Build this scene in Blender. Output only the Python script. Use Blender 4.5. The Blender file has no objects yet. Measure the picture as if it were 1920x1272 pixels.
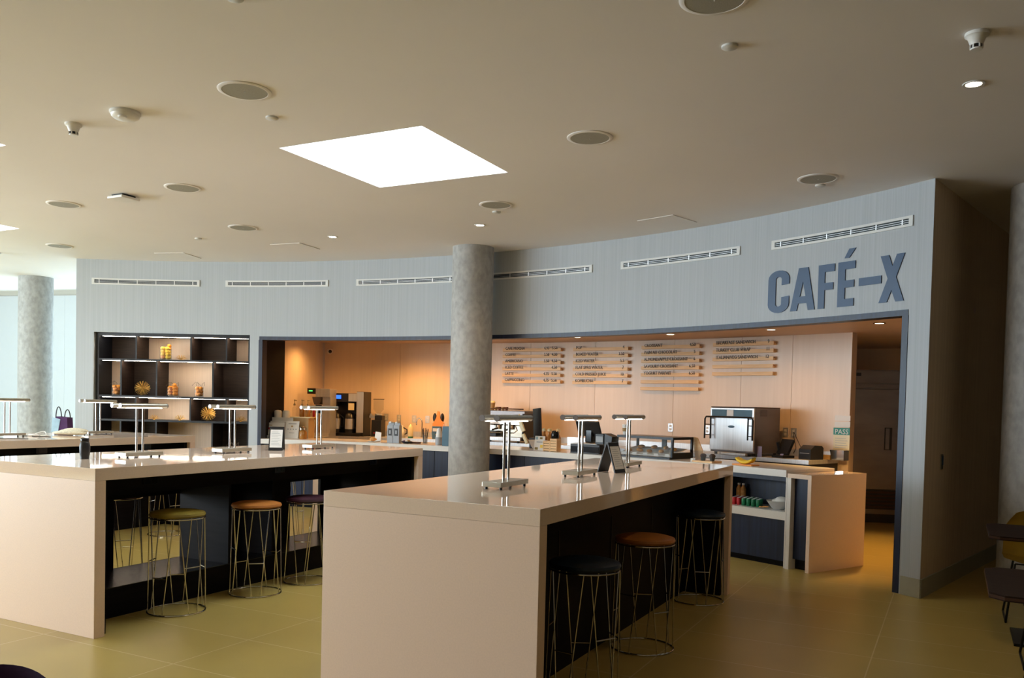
import bpy, bmesh, math, random
import numpy as np
from mathutils import Vector, Matrix
random.seed(7)
S = bpy.context.scene
COL = S.collection
PI = math.pi

# ---------------------------------------------------------------- camera
F, CY, YAW, PITCH, ROLL, H0 = 1597.56, 805.9, 0.4796, -0.0298, 0.0237, 1.5329
_f = np.array([-math.sin(YAW)*math.cos(PITCH), math.cos(YAW)*math.cos(PITCH), math.sin(PITCH)])
_r = np.array([math.cos(YAW), math.sin(YAW), 0.0])
_u = np.cross(_r, _f)
RR = np.array([math.cos(ROLL)*_r+math.sin(ROLL)*_u, -math.sin(ROLL)*_r+math.cos(ROLL)*_u, _f])
cd = bpy.data.cameras.new('camera'); cam = bpy.data.objects.new('camera', cd); COL.objects.link(cam)
cam.matrix_world = Matrix(((RR[0][0], RR[1][0], -RR[2][0], 0), (RR[0][1], RR[1][1], -RR[2][1], 0), (RR[0][2], RR[1][2], -RR[2][2], H0), (0, 0, 0, 1)))
cd.sensor_width = 36; cd.sensor_fit = 'HORIZONTAL'; cd.lens = F*36/1920; cd.shift_y = (CY-636)/1920
cd.clip_start = 0.05; cd.clip_end = 200
S.camera = cam

# ---------------------------------------------------------------- world, exposure
S.view_settings.view_transform = 'Standard'; S.view_settings.look = 'None'
S.view_settings.exposure = 0.66; S.view_settings.gamma = 1.0; S.view_settings.use_curve_mapping = False
W = bpy.data.worlds.new('overcast_sky'); S.world = W; W.use_nodes = True
W.node_tree.nodes['Background'].inputs[0].default_value = (0.86, 0.95, 1.0, 1)
W.node_tree.nodes['Background'].inputs[1].default_value = 3.0
S.cycles.use_denoising = True
S.cycles.max_bounces = 8; S.cycles.diffuse_bounces = 5; S.cycles.glossy_bounces = 4; S.cycles.transmission_bounces = 6
S.cycles.sample_clamp_indirect = 4.0
S.cycles.caustics_reflective = False; S.cycles.caustics_refractive = False

def area(name, loc, aim, sx, sy, power, color, spread=PI):
    l = bpy.data.lights.new(name, 'AREA'); l.shape = 'RECTANGLE'; l.size = sx; l.size_y = sy
    l.energy = power; l.color = color; l.spread = spread
    o = bpy.data.objects.new(name, l); COL.objects.link(o); o.location = loc
    o.rotation_euler = (Vector(aim)-Vector(loc)).to_track_quat('-Z', 'Y').to_euler()
    return o
# daylight through the window walls (far left, left side, and behind the camera)
area('daylight_left', (-16.6, 0.9, 1.9), (-3, 5.2, 1.6), 11.0, 2.9, 1130, (0.66, 0.85, 1.0))
area('daylight_far_left', (-14.2, 10.55, 1.8), (-13.0, 4, 1.2), 4.6, 2.8, 90, (0.66, 0.88, 1.0))
area('daylight_behind', (-12.2, -4.7, 1.9), (-4.5, 5, 1.4), 7.5, 2.8, 400, (1.0, 0.93, 0.87))

# ---------------------------------------------------------------- placement helpers
C0 = np.array([-5.811, -0.201]); RW = 9.78; HC = 3.465
def ray(u, v): return RR.T @ np.array([(u-960)/F, -(v-CY)/F, 1.0])
def G(u, v, z):
    d = ray(u, v); t = (z-H0)/d[2]; return float(d[0]*t), float(d[1]*t)
def prj(x, y, z):
    q = RR @ np.array([x, y, z-H0]); return 960+F*q[0]/q[2], CY-F*q[1]/q[2]
def PA(a, r, z=None):
    a = math.radians(a); p = (float(C0[0]+r*math.cos(a)), float(C0[1]+r*math.sin(a)))
    return p if z is None else (p[0], p[1], z)
def AN(u, r, z):            # angle on the circle of radius r seen at image column u
    lo, hi = 52.0, 125.0
    for _ in range(40):
        m = (lo+hi)/2
        if prj(*PA(m, r, z))[0] > u: lo = m
        else: hi = m
    return m

# ---------------------------------------------------------------- materials
def mat(name, col, rough=0.5, metal=0.0, noise=0.0, scale=(8, 8, 8), detail=3, coat=0.0, bump=0.0, col2=None, emit=None, es=0, trans=0, ior=1.45, alpha=1, lo=.35, hi=.65):
    m = bpy.data.materials.new(name); m.use_nodes = True; nt = m.node_tree; b = nt.nodes['Principled BSDF']
    b.inputs['Base Color'].default_value = (*col, 1); b.inputs['Roughness'].default_value = rough
    b.inputs['Metallic'].default_value = metal; b.inputs['Coat Weight'].default_value = coat
    b.inputs['Transmission Weight'].default_value = trans; b.inputs['IOR'].default_value = ior
    b.inputs['Alpha'].default_value = alpha
    if emit: b.inputs['Emission Color'].default_value = (*emit, 1); b.inputs['Emission Strength'].default_value = es
    tc = nt.nodes.new('ShaderNodeTexCoord'); mp = nt.nodes.new('ShaderNodeMapping'); n = nt.nodes.new('ShaderNodeTexNoise')
    mp.inputs['Scale'].default_value = scale; n.inputs['Scale'].default_value = 1; n.inputs['Detail'].default_value = detail
    nt.links.new(tc.outputs['Object'], mp.inputs[0]); nt.links.new(mp.outputs[0], n.inputs['Vector'])
    r = nt.nodes.new('ShaderNodeValToRGB'); nt.links.new(n.outputs['Fac'], r.inputs[0])
    c2 = col2 or tuple(c*(1-noise) for c in col)
    r.color_ramp.elements[0].position = lo; r.color_ramp.elements[1].position = hi
    r.color_ramp.elements[0].color = (*c2, 1); r.color_ramp.elements[1].color = (*col, 1)
    nt.links.new(r.outputs[0], b.inputs['Base Color'])
    if bump:
        bp = nt.nodes.new('ShaderNodeBump'); bp.inputs['Strength'].default_value = bump; bp.inputs['Distance'].default_value = 0.01
        nt.links.new(n.outputs['Fac'], bp.inputs['Height']); nt.links.new(bp.outputs[0], b.inputs['Normal'])
    return m
M = {}
M['quartz'] = mat('cream_quartz', (0.86, 0.68, 0.545), 0.045, noise=.05, scale=(130, 130, 130))
M['quartzpanel'] = mat('honed_quartz', (0.86, 0.65, 0.505), 0.5, noise=.05, scale=(130, 130, 130))
M['quartz_white'] = mat('white_quartz', (0.80, 0.78, 0.75), 0.2, noise=.04, scale=(130, 130, 130))
M['paint'] = mat('ceiling_paint', (0.83, 0.80, 0.775), 0.8, noise=.03, scale=(.7, .7, .7))
M['wallpaper'] = mat('stringcloth_wallpaper', (0.46, 0.49, 0.52), 0.75, scale=(70, 70, .35), detail=4, col2=(0.41, 0.44, 0.465), lo=.3, hi=.65)
M['wallwarm'] = mat('brown_wall', (0.16, 0.12, 0.08), 0.8, noise=.06)  # for unseen walls, coloured dark to cut light bounced onto the right side
M['wallplain'] = mat('plain_wall', (0.62, 0.60, 0.56), 0.8, noise=.04)
M['wallreturn'] = mat('return_wallpaper', (0.68, 0.54, 0.38), 0.8, scale=(60, 60, .35), col2=(0.58, 0.45, 0.31))
M['cafewall'] = mat('cafe_wall_laminate', (0.80, 0.66, 0.54), 0.42, scale=(20, 20, .8), detail=4, col2=(0.765, 0.625, 0.505))
M['soffit'] = mat('soffit_panel', (0.62, 0.47, 0.38), 0.6, noise=.06, scale=(3, 3, 3))
M['concrete'] = mat('cast_concrete', (0.43, 0.425, 0.41), 0.7, scale=(17, 17, 12), detail=10, col2=(0.32, 0.315, 0.30), bump=.1)
M['navy'] = mat('navy_wood', (0.010, 0.019, 0.052), 0.42, scale=(30, 30, 1.2), detail=5, col2=(0.005, 0.010, 0.028))
M['ledge'] = mat('polished_black_ledge', (0.012, 0.012, 0.016), 0.22, noise=.1)
M['ink'] = mat('dark_espresso_wood', (0.008, 0.006, 0.007), 0.6, scale=(3, 3, 30), detail=4, col2=(0.005, 0.004, 0.005))
M['shelfwood'] = mat('dark_oak_shelf', (0.030, 0.017, 0.012), 0.6, scale=(4, 4, 45), detail=5, col2=(0.014, 0.008, 0.006))
M['shelfedge'] = mat('black_shelf_edge', (0.006, 0.008, 0.013), 0.5, noise=.1)
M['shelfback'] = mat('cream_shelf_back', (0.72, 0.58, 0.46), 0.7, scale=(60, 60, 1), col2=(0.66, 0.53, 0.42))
M['chrome'] = mat('chrome', (0.62, 0.60, 0.57), 0.10, metal=1, noise=.02)
M['nickel'] = mat('brushed_nickel', (0.52, 0.50, 0.43), 0.30, metal=1, noise=.1, scale=(4, 90, 90))
M['steel'] = mat('brushed_steel', (0.70, 0.70, 0.71), 0.38, metal=.75, noise=.12, scale=(60, 60, 2))
M['steeldark'] = mat('fridge_steel', (0.19, 0.175, 0.175), 0.38, metal=1, noise=.2, scale=(2, 2, 6), detail=5)
M['black'] = mat('black_plastic', (0.012, 0.012, 0.014), 0.4, noise=.1)
M['blackgloss'] = mat('black_gloss', (0.010, 0.010, 0.012), 0.12, noise=.1)
M['blackmetal'] = mat('black_metal', (0.02, 0.02, 0.022), 0.35, metal=.6, noise=.1)
M['white'] = mat('white_plastic', (0.78, 0.77, 0.74), 0.4, noise=.03)
M['offwhite'] = mat('offwhite_metal', (0.70, 0.70, 0.68), 0.45, noise=.03)
M['grille'] = mat('speaker_grille', (0.40, 0.39, 0.33), 0.7, noise=.25, scale=(300, 300, 300))
M['slot'] = mat('slot_dark', (0.030, 0.042, 0.045), 0.6, noise=.2)
M['sign'] = mat('sign_blue', (0.035, 0.075, 0.155), 0.45, noise=.08)
M['maple'] = mat('maple_wood', (0.88, 0.60, 0.32), 0.5, scale=(6, 6, 60), col2=(0.80, 0.52, 0.26))
M['letter'] = mat('menu_letter', (0.05, 0.035, 0.02), 0.5, noise=.05)
M['orange'] = mat('orange_peel', (0.90, 0.33, 0.03), 0.45, noise=.15, scale=(60, 60, 60), bump=.1)
M['lemon'] = mat('lemon_peel', (0.93, 0.62, 0.05), 0.45, noise=.1, scale=(60, 60, 60))
M['gold'] = mat('gold_wire', (0.72, 0.42, 0.10), 0.35, metal=.7, noise=.1)
M['glass'] = mat('clear_glass', (0.30, 0.34, 0.35), 0.04, noise=0, alpha=.09)
M['twig'] = mat('grey_twig', (0.20, 0.15, 0.12), 0.7, noise=.2)
M['led'] = mat('led_warm', (1, 1, 1), .5, emit=(1.0, 0.80, 0.60), es=38)
M['ledlamp'] = mat('lamp_led', (1, 1, 1), .5, emit=(1.0, 0.93, 0.86), es=4)
M['spotwarm'] = mat('downlight_lens_amber', (1, 1, 1), .5, emit=(1.0, 0.82, 0.55), es=4)
M['spot'] = mat('downlight_lens', (1, 1, 1), .5, emit=(1.0, 0.84, 0.66), es=12)
M['blind'] = mat('glowing_blind', (0.45, 0.5, 0.52), .8, emit=(0.80, 0.95, 1.0), es=.2, noise=.02)  # daylight behind the blinds is put in as their own glow
M['skylightpane'] = mat('skylight_diffuser', (0.9, 0.95, 1.0), .5, emit=(0.90, 0.97, 1.0), es=10)
M['well'] = mat('skylight_well_paint', (0.88, 0.90, 0.90), .8, noise=.01)
M['tan'] = mat('tan_leather', (0.46, 0.165, 0.030), 0.42, noise=.2, scale=(14, 14, 14))
M['olive'] = mat('olive_leather', (0.24, 0.17, 0.020), 0.42, noise=.2, scale=(14, 14, 14))
M['blueleather'] = mat('dark_blue_leather', (0.008, 0.020, 0.038), 0.36, noise=.2, scale=(14, 14, 14))
M['plumleather'] = mat('plum_leather', (0.040, 0.010, 0.020), 0.42, noise=.2, scale=(14, 14, 14))
M['brownleather'] = mat('brown_leather', (0.16, 0.045, 0.020), 0.42, noise=.2, scale=(14, 14, 14))
M['purple'] = mat('purple_fabric', (0.060, 0.014, 0.085), 0.8, noise=.15, scale=(90, 90, 90))
M['mustard'] = mat('mustard_shell', (0.42, 0.26, 0.02), 0.5, noise=.1)
M['walnut'] = mat('walnut_laminate', (0.022, 0.010, 0.005), 0.7, scale=(3, 30, 30), col2=(0.016, 0.007, 0.004))
M['brownedge'] = mat('copper_edge', (0.07, 0.035, 0.022), 0.45, noise=.1)
M['base'] = mat('beige_baseboard', (0.36, 0.34, 0.25), 0.6, noise=.06)
M['paper'] = mat('white_paper', (0.80, 0.80, 0.78), 0.7, noise=.03)
M['kraft'] = mat('kraft_card', (0.42, 0.27, 0.12), 0.7, noise=.1)
M['pastry'] = mat('baked_pastry', (0.72, 0.34, 0.09), 0.55, noise=.35, scale=(30, 30, 30), bump=.3)
M['choc'] = mat('chocolate_cake', (0.075, 0.028, 0.018), 0.7, noise=.4, scale=(60, 60, 60), bump=.5)
M['banana'] = mat('banana_peel', (0.90, 0.60, 0.03), 0.45, noise=.12, scale=(25, 25, 25))
M['green'] = mat('green_can', (0.01, 0.17, 0.07), 0.3, noise=.1)
M['teal'] = mat('teal_print', (0.02, 0.25, 0.20), 0.5, noise=.05)
M['red'] = mat('red_print', (0.50, 0.02, 0.03), 0.4, noise=.1)
M['amber'] = mat('amber_syrup', (0.55, 0.22, 0.03), 0.15, noise=.1, trans=.3)
M['milkgrey'] = mat('grey_carton', (0.35, 0.37, 0.40), 0.5, noise=.1)
M['slate'] = mat('slate_blue_card', (0.06, 0.14, 0.20), 0.5, noise=.1)
M['lavender'] = mat('lavender_sheet', (0.35, 0.35, 0.62), 0.5, noise=.05)
M['knit'] = mat('cream_knit', (0.72, 0.66, 0.50), 0.9, noise=.2, scale=(60, 60, 60), bump=.5)
M['denim'] = mat('pale_blue_fabric', (0.38, 0.56, 0.68), 0.8, noise=.2)
M['display_g'] = mat('green_display', (0, 0, 0), .4, emit=(0.1, 1.0, 0.15), es=1.1)
M['display_b'] = mat('blue_display', (0, 0, 0), .4, emit=(0.03, 0.14, 1.0), es=1.4)
M['boards'] = mat('orange_board', (0.85, 0.30, 0.04), 0.5, noise=.1)
M['cream'] = mat('cream_plastic', (0.78, 0.68, 0.42), 0.4, noise=.05)
M['bowl'] = mat('pale_ceramic', (0.62, 0.64, 0.66), 0.3, noise=.05)

for _k in ('walnut', 'brownedge'): M[_k].node_tree.nodes['Principled BSDF'].inputs['Specular IOR Level'].default_value = 0.2
M['ink'].node_tree.nodes['Principled BSDF'].inputs['Specular IOR Level'].default_value = 0.12
# floor tiles
fm = bpy.data.materials.new('olive_beige_tiles'); fm.use_nodes = True; nt = fm.node_tree; b = nt.nodes['Principled BSDF']
tc = nt.nodes.new('ShaderNodeTexCoord'); mp = nt.nodes.new('ShaderNodeMapping'); br = nt.nodes.new('ShaderNodeTexBrick')
mp.inputs['Location'].default_value = (0.415, -3.41, 0)
nt.links.new(tc.outputs['Object'], mp.inputs[0]); nt.links.new(mp.outputs[0], br.inputs['Vector'])
br.offset = 0.0; br.inputs['Scale'].default_value = 1; br.inputs['Brick Width'].default_value = 1.17; br.inputs['Row Height'].default_value = 0.585
br.inputs['Mortar Size'].default_value = 0.004; br.inputs['Mortar Smooth'].default_value = 0.1
br.inputs['Color1'].default_value = (0.45, 0.322, 0.085, 1); br.inputs['Color2'].default_value = (0.43, 0.307, 0.080, 1); br.inputs['Mortar'].default_value = (0.60, 0.48, 0.26, 1)
nn = nt.nodes.new('ShaderNodeTexNoise'); nn.inputs['Scale'].default_value = 1.6; nn.inputs['Detail'].default_value = 6
nt.links.new(tc.outputs['Object'], nn.inputs['Vector'])
mx = nt.nodes.new('ShaderNodeMix'); mx.data_type = 'RGBA'; mx.blend_type = 'MULTIPLY'; mx.inputs[0].default_value = 0.25
nt.links.new(br.outputs['Color'], mx.inputs[6]); nt.links.new(nn.outputs['Fac'], mx.inputs[7]); nt.links.new(mx.outputs[2], b.inputs['Base Color'])
b.inputs['Roughness'].default_value = 0.34
M['tiles'] = fm

# ---------------------------------------------------------------- mesh builder
class MB:
    def __init__(s): s.bm = bmesh.new(); s.bev = False
    def poly(s, verts, faces):
        vs = [s.bm.verts.new(v) for v in verts]
        for f in faces:
            try: s.bm.faces.new([vs[i] for i in f])
            except ValueError: pass
        return s
    def box(s, x0, x1, y0, y1, z0, z1, xf=None, bev=0):
        p = [(x, y, z) for z in (z0, z1) for y in (y0, y1) for x in (x0, x1)]
        if xf is not None: p = [tuple(xf @ Vector(q)) for q in p]
        n0 = len(s.bm.verts)
        vs = [s.bm.verts.new(v) for v in p]
        fs = [s.bm.faces.new([vs[i] for i in f]) for f in ((0, 2, 3, 1), (4, 5, 7, 6), (0, 1, 5, 4), (2, 6, 7, 3), (0, 4, 6, 2), (1, 3, 7, 5))]
        if bev:
            s.bev = True
            es = list({e for f in fs for e in f.edges})
            bmesh.ops.bevel(s.bm, geom=es, offset=bev, segments=2, affect='EDGES', profile=.6)
        return s
    def cbox(s, c, d, rz=0, bev=0, rx=0, ry=0):
        xf = Matrix.Translation(c) @ Matrix.Rotation(rz, 4, 'Z') @ Matrix.Rotation(ry, 4, 'Y') @ Matrix.Rotation(rx, 4, 'X')
        return s.box(-d[0]/2, d[0]/2, -d[1]/2, d[1]/2, -d[2]/2, d[2]/2, xf, bev)
    def tube(s, pts, r, n=8, closed=False, cap=True):
        pts = [Vector(p) for p in pts]; N = len(pts); rings = []
        rs = r if isinstance(r, (list, tuple)) else [r]*N
        up = None
        for i, p in enumerate(pts):
            a = pts[(i-1) % N] if (closed or i > 0) else p
            c = pts[(i+1) % N] if (closed or i < N-1) else p
            t = (c-a).normalized()
            if up is None: up = Vector((0, 0, 1)) if abs(t.z) < .9 else Vector((1, 0, 0))
            x = t.cross(up)
            if x.length < 1e-5: x = t.cross(Vector((0.3, 1, .2)))
            x.normalize(); y = x.cross(t).normalized(); up = y
            rings.append([s.bm.verts.new(p+(x*math.cos(k*2*PI/n)+y*math.sin(k*2*PI/n))*rs[i]) for k in range(n)])
        for i in range(N if closed else N-1):
            a, b2 = rings[i], rings[(i+1) % N]
            for k in range(n): s.bm.faces.new((a[k], a[(k+1) % n], b2[(k+1) % n], b2[k]))
        if cap and not closed: s.bm.faces.new(rings[0][::-1]); s.bm.faces.new(rings[-1])
        return s
    def lathe(s, prof, c=(0, 0, 0), n=24, xf=None):
        rings = []
        for r, z in prof:
            if r < 1e-5: rings.append([s.bm.verts.new((0, 0, z))]); continue
            rings.append([s.bm.verts.new((r*math.cos(k*2*PI/n), r*math.sin(k*2*PI/n), z)) for k in range(n)])
        allv = [v for q in rings for v in q]
        for a, b2 in zip(rings, rings[1:]):
            for k in range(n):
                if len(a) == 1 and len(b2) == 1: continue
                if len(a) == 1: s.bm.faces.new((a[0], b2[(k+1) % n], b2[k]))
                elif len(b2) == 1: s.bm.faces.new((a[k], a[(k+1) % n], b2[0]))
                else: s.bm.faces.new((a[k], a[(k+1) % n], b2[(k+1) % n], b2[k]))
        if len(rings[0]) > 1: s.bm.faces.new(rings[0][::-1])
        if len(rings[-1]) > 1: s.bm.faces.new(rings[-1])
        T = Matrix.Translation(c) @ (xf or Matrix.Identity(4))
        for v in allv: v.co = T @ v.co
        return s
    def ball(s, c, r, seg=12, sq=(1, 1, 1)):
        m = Matrix.Translation(c) @ Matrix.Diagonal((r*sq[0], r*sq[1], r*sq[2], 1))
        bmesh.ops.create_uvsphere(s.bm, u_segments=seg, v_segments=max(6, seg*2//3), radius=1, matrix=m); return s
    def arc(s, a0, a1, r0, r1, z0, z1, step=1.0):
        n = max(1, int(math.ceil(abs(a1-a0)/step))); pr = None
        first = None
        for i in range(n+1):
            a = a0+(a1-a0)*i/n
            q = [s.bm.verts.new(PA(a, r0, z0)), s.bm.verts.new(PA(a, r1, z0)), s.bm.verts.new(PA(a, r1, z1)), s.bm.verts.new(PA(a, r0, z1))]
            if pr:
                for k in range(4): s.bm.faces.new((pr[k], pr[(k+1) % 4], q[(k+1) % 4], q[k]))
            else: s.bm.faces.new(q[::-1])
            pr = q
        s.bm.faces.new(pr); return s
    def prism(s, pts, z0, z1, xf=None, axis='z'):
        lo = [Vector((x, y, z0)) for x, y in pts]; hi = [Vector((x, y, z1)) for x, y in pts]
        if axis == 'y': lo = [Vector((x, z0, y)) for x, y in pts]; hi = [Vector((x, z1, y)) for x, y in pts]
        if axis == 'x': lo = [Vector((z0, x, y)) for x, y in pts]; hi = [Vector((z1, x, y)) for x, y in pts]
        if xf is not None: lo = [xf @ v for v in lo]; hi = [xf @ v for v in hi]
        a = [s.bm.verts.new(v) for v in lo]; b2 = [s.bm.verts.new(v) for v in hi]; n = len(a)
        s.bm.faces.new(a[::-1]); s.bm.faces.new(b2)
        for i in range(n): s.bm.faces.new((a[i], a[(i+1) % n], b2[(i+1) % n], b2[i]))
        return s
    def build(s, name, m, parent=None, smooth=True, label=None, kind=None):
        bmesh.ops.recalc_face_normals(s.bm, faces=s.bm.faces); ang = 44
        me = bpy.data.meshes.new(name); s.bm.to_mesh(me); s.bm.free()
        if smooth and not s.bev:
            for p in me.polygons: p.use_smooth = True
            try: me.set_sharp_from_angle(angle=math.radians(ang))
            except Exception: pass
        me.materials.append(M[m] if isinstance(m, str) else m)
        o = bpy.data.objects.new(name, me); COL.objects.link(o)
        if parent: o.parent = parent
        if label: o['label'] = label
        if kind: o['kind'] = kind
        return o
def tag(o, label, cat, group=None):
    o['label'] = label; o['category'] = cat
    if group: o['group'] = group
    return o
def thing(name, label, cat, loc=(0, 0, 0), rz=0, group=None):
    o = bpy.data.objects.new(name, None); COL.objects.link(o); o.location = loc; o.rotation_euler = (0, 0, rz)
    o.empty_display_size = .05
    return tag(o, label, cat, group)
def dup(root, loc, rz=0, label=None, group=None, swap=None):
    kids = [(c, [g for g in c.children]) for c in root.children]
    r = root.copy(); COL.objects.link(r); r.location = loc; r.rotation_euler = (0, 0, rz)
    if label: r['label'] = label
    if group: r['group'] = group
    for ch, gs in kids:
        c = ch.copy(); COL.objects.link(c); c.parent = r
        if swap and ch.name.split('.')[0] in swap:
            c.data = ch.data.copy(); c.data.materials[0] = M[swap[ch.name.split('.')[0]]]
        for g in gs:
            d = g.copy(); COL.objects.link(d); d.parent = c
    return r
def single(mb, name, m, label, cat, loc, rz=0, group=None):
    o = mb.build(name, m); o.location = loc; o.rotation_euler = (0, 0, rz); return tag(o, label, cat, group)
def text_pts(body, size, extrude=0.0):
    """flat lettering as (verts, faces) in x,y"""
    cu = bpy.data.curves.new('t', 'FONT'); cu.body = body; cu.size = size; cu.extrude = extrude; cu.resolution_u = 2
    ob = bpy.data.objects.new('t', cu); COL.objects.link(ob)
    dg = bpy.context.evaluated_depsgraph_get(); me = ob.evaluated_get(dg).to_mesh()
    v = [tuple(p.co) for p in me.vertices]; f = [tuple(p.vertices) for p in me.polygons]
    ob.evaluated_get(dg).to_mesh_clear(); bpy.data.objects.remove(ob); bpy.data.curves.remove(cu)
    return v, f

# ================================================================ STRUCTURE
FX0, FX1, FY0, FY1 = -17.4, 3.4, -5.0, 15.6
MB().box(FX0-.4, FX1+.2, FY0-.2, FY1+.2, -.15, 0).build('floor', 'tiles', smooth=False, kind='structure')
# ceiling with square skylight openings
holes = [(-4.70, -3.385, 5.03, 6.325), (-7.98, -6.667, 2.83, 4.124), (-11.18, -9.865, 4.97, 6.266)]
xs = sorted({FX0-.4, FX1+.2, *[h[0] for h in holes], *[h[1] for h in holes]})
ys = sorted({FY0-.2, FY1+.2, *[h[2] for h in holes], *[h[3] for h in holes]})
mb = MB()
for i in range(len(xs)-1):
    for j in range(len(ys)-1):
        cx, cy = (xs[i]+xs[i+1])/2, (ys[j]+ys[j+1])/2
        if any(h[0] < cx < h[1] and h[2] < cy < h[3] for h in holes): continue
        mb.box(xs[i], xs[i+1], ys[j], ys[j+1], HC, HC+.12)
bmesh.ops.remove_doubles(mb.bm, verts=mb.bm.verts, dist=1e-4)
mb.build('ceiling', 'paint', smooth=False, kind='structure')
for k, h in enumerate(holes):
    h = (h[0]+.003, h[1]-.003, h[2]+.003, h[3]-.003)
    mb = MB(); t = .0025; z0, z1 = HC+.002, HC+.75
    mb.box(h[0]-t, h[0], h[2]-t, h[3]+t, z0, z1).box(h[1], h[1]+t, h[2]-t, h[3]+t, z0, z1)
    mb.box(h[0], h[1], h[2]-t, h[2], z0, z1).box(h[0], h[1], h[3], h[3]+t, z0, z1)
    w = mb.build('window_%d' % (k+1), 'well', smooth=False, kind='structure')
    MB().box(h[0], h[1], h[2], h[3], z1, z1+.02).build('skylight_pane', 'skylightpane', w, smooth=False)

# curved cafe wall
WT = .13
mb = MB()
mb.arc(123.5, 122.05, RW, RW+WT, 0, HC)
mb.arc(122.05, 108.75, RW, RW+WT, 2.43, HC)
mb.arc(108.75, 107.9, RW, RW+WT, 0, HC)
mb.arc(107.9, 56.3, RW, RW+WT, 2.41, HC)
mb.arc(56.3, 55.75, RW, RW+WT, 0, HC, .6)
_a = Vector(PA(55.1, RW, 0)); _d = Vector((.235, .972, 0)).normalized(); _m = _a+_d*.14
mb.prism([PA(55.75, RW), (_a.x, _a.y), (_m.x, _m.y), PA(55.75, RW+WT)], 0, HC)
bmesh.ops.remove_doubles(mb.bm, verts=mb.bm.verts, dist=1e-4)
mb.build('wall_back', 'wallpaper', kind='structure')
# left end return, right return
a = Vector(PA(123.5, RW, 0)); d = Vector((-.04, 1, 0)).normalized()
mb = MB(); p = [(a.x-.012, a.y+.012), (a.x+.07, a.y+.13), (a.x+.06, a.y+3.55), (a.x-.16, a.y+3.55)]
mb.prism(p, 0, HC); mb.build('wall_left_return', 'wallpaper', smooth=False, kind='structure')
a = Vector(PA(55.1, RW, 0)); d = Vector((.235, .972, 0)).normalized(); n = Vector((-d.y, d.x, 0))
q = a+d*5.6; n2 = n*.12
MB().prism([(a.x+d.x*.001-n.x*.0006, a.y+d.y*.001-n.y*.0006), (q.x, q.y), (q.x+n2.x, q.y+n2.y), (a.x+n2.x*.9+d.x*.15, a.y+n2.y*.9+d.y*.15), (a.x+d.x*.14, a.y+d.y*.14)], 0, HC).build('wall_right_return', 'wallreturn', smooth=False, kind='structure')
# baseboard: front strip + return
mb = MB().arc(56.15, 55.05, RW-.014, RW-.001, 0, .157, .6)
a2 = a-n*.0; e1 = a-n*.013-d*.012; e2 = q-n*.013
mb.prism([(e1.x, e1.y), (e2.x, e2.y), (q.x-n.x*.001, q.y-n.y*.001), (a.x-n.x*.001, a.y-n.y*.001)], 0, .157)
mb.build('baseboard_right', 'base', smooth=False, kind='structure')
# outer walls
def wall(name, x0, x1, y0, y1, m='wallplain', z1=HC): return MB().box(x0, x1, y0, y1, 0, z1).build(name, m, smooth=False, kind='structure')
wall('wall_right', FX1, FX1+.2, FY0, FY1, 'wallwarm')
wall('wall_rear', -12, FX1, FY1, FY1+.2)
# wall behind the camera and left wall: piers, sill, header with window openings
def window_wall(name, p0, p1, openings, sill, head, wi, m='wallplain', blind='blind'):
    p0 = Vector((*p0, 0)); p1 = Vector((*p1, 0)); L = (p1-p0).length; e = (p1-p0).normalized()
    ang = math.atan2(e.y, e.x); xf = Matrix.Translation(p0) @ Matrix.Rotation(ang, 4, 'Z')
    mb = MB(); cur = 0
    for (s0, s1) in openings:
        if s0 > cur: mb.box(cur, s0, 0, .2, 0, HC, xf)
        if sill > 0.01: mb.box(s0, s1, 0, .2, 0, sill, xf)
        if head < HC-.01: mb.box(s0, s1, 0, .2, head, HC, xf)
        cur = s1
    if cur < L: mb.box(cur, L, 0, .2, 0, HC, xf)
    mb.build(name, m, smooth=False, kind='structure')
    for (s0, s1) in openings:
        w = MB(); t = .04
        w.box(s0, s0+t, .06, .14, sill, head, xf).box(s1-t, s1, .06, .14, sill, head, xf).box(s0+t, s1-t, .06, .14, sill, sill+t, xf).box(s0+t, s1-t, .06, .14, head-t, head, xf)
        wo = w.build('window_%d' % wi[0], 'offwhite', smooth=False, kind='structure'); wi[0] += 1
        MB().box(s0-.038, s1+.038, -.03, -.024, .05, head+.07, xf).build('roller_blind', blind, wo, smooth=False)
wi = [4]
# far-left wall of blinds
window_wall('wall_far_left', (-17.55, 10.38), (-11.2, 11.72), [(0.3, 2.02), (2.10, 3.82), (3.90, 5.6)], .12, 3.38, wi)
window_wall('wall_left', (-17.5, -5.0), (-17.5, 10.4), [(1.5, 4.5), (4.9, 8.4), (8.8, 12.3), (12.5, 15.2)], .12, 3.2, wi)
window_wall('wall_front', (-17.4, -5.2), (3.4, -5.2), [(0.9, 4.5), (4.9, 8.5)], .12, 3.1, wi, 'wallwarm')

# columns
def column(x, y, r, nm, lab, z1=HC):
    o = MB().lathe([(r, 0), (r, z1)], (0, 0, 0), 64).build('trim_column', 'concrete', kind=None)
    o.name = nm; o.location = (x, y, 0); return tag(o, lab, 'column')
column(-5.39, 9.21, .258, 'concrete_column', 'round grey concrete column in the middle, standing in front of the cafe counter')
column(-13.72, 9.0, .262, 'concrete_column', 'round pale concrete column at far left in front of the bright blinds')
column(.62, 8.42, .27, 'concrete_column', 'dark round concrete column at right edge behind the dining tables')

# cafe recess: soffit, back wall, side walls
RB = 12.2; ZS = 2.50
MB().arc(108.0, 66.9, RW+WT, RB+.06, ZS, ZS+.05).build('trim_soffit', 'soffit', kind='structure')
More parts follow.
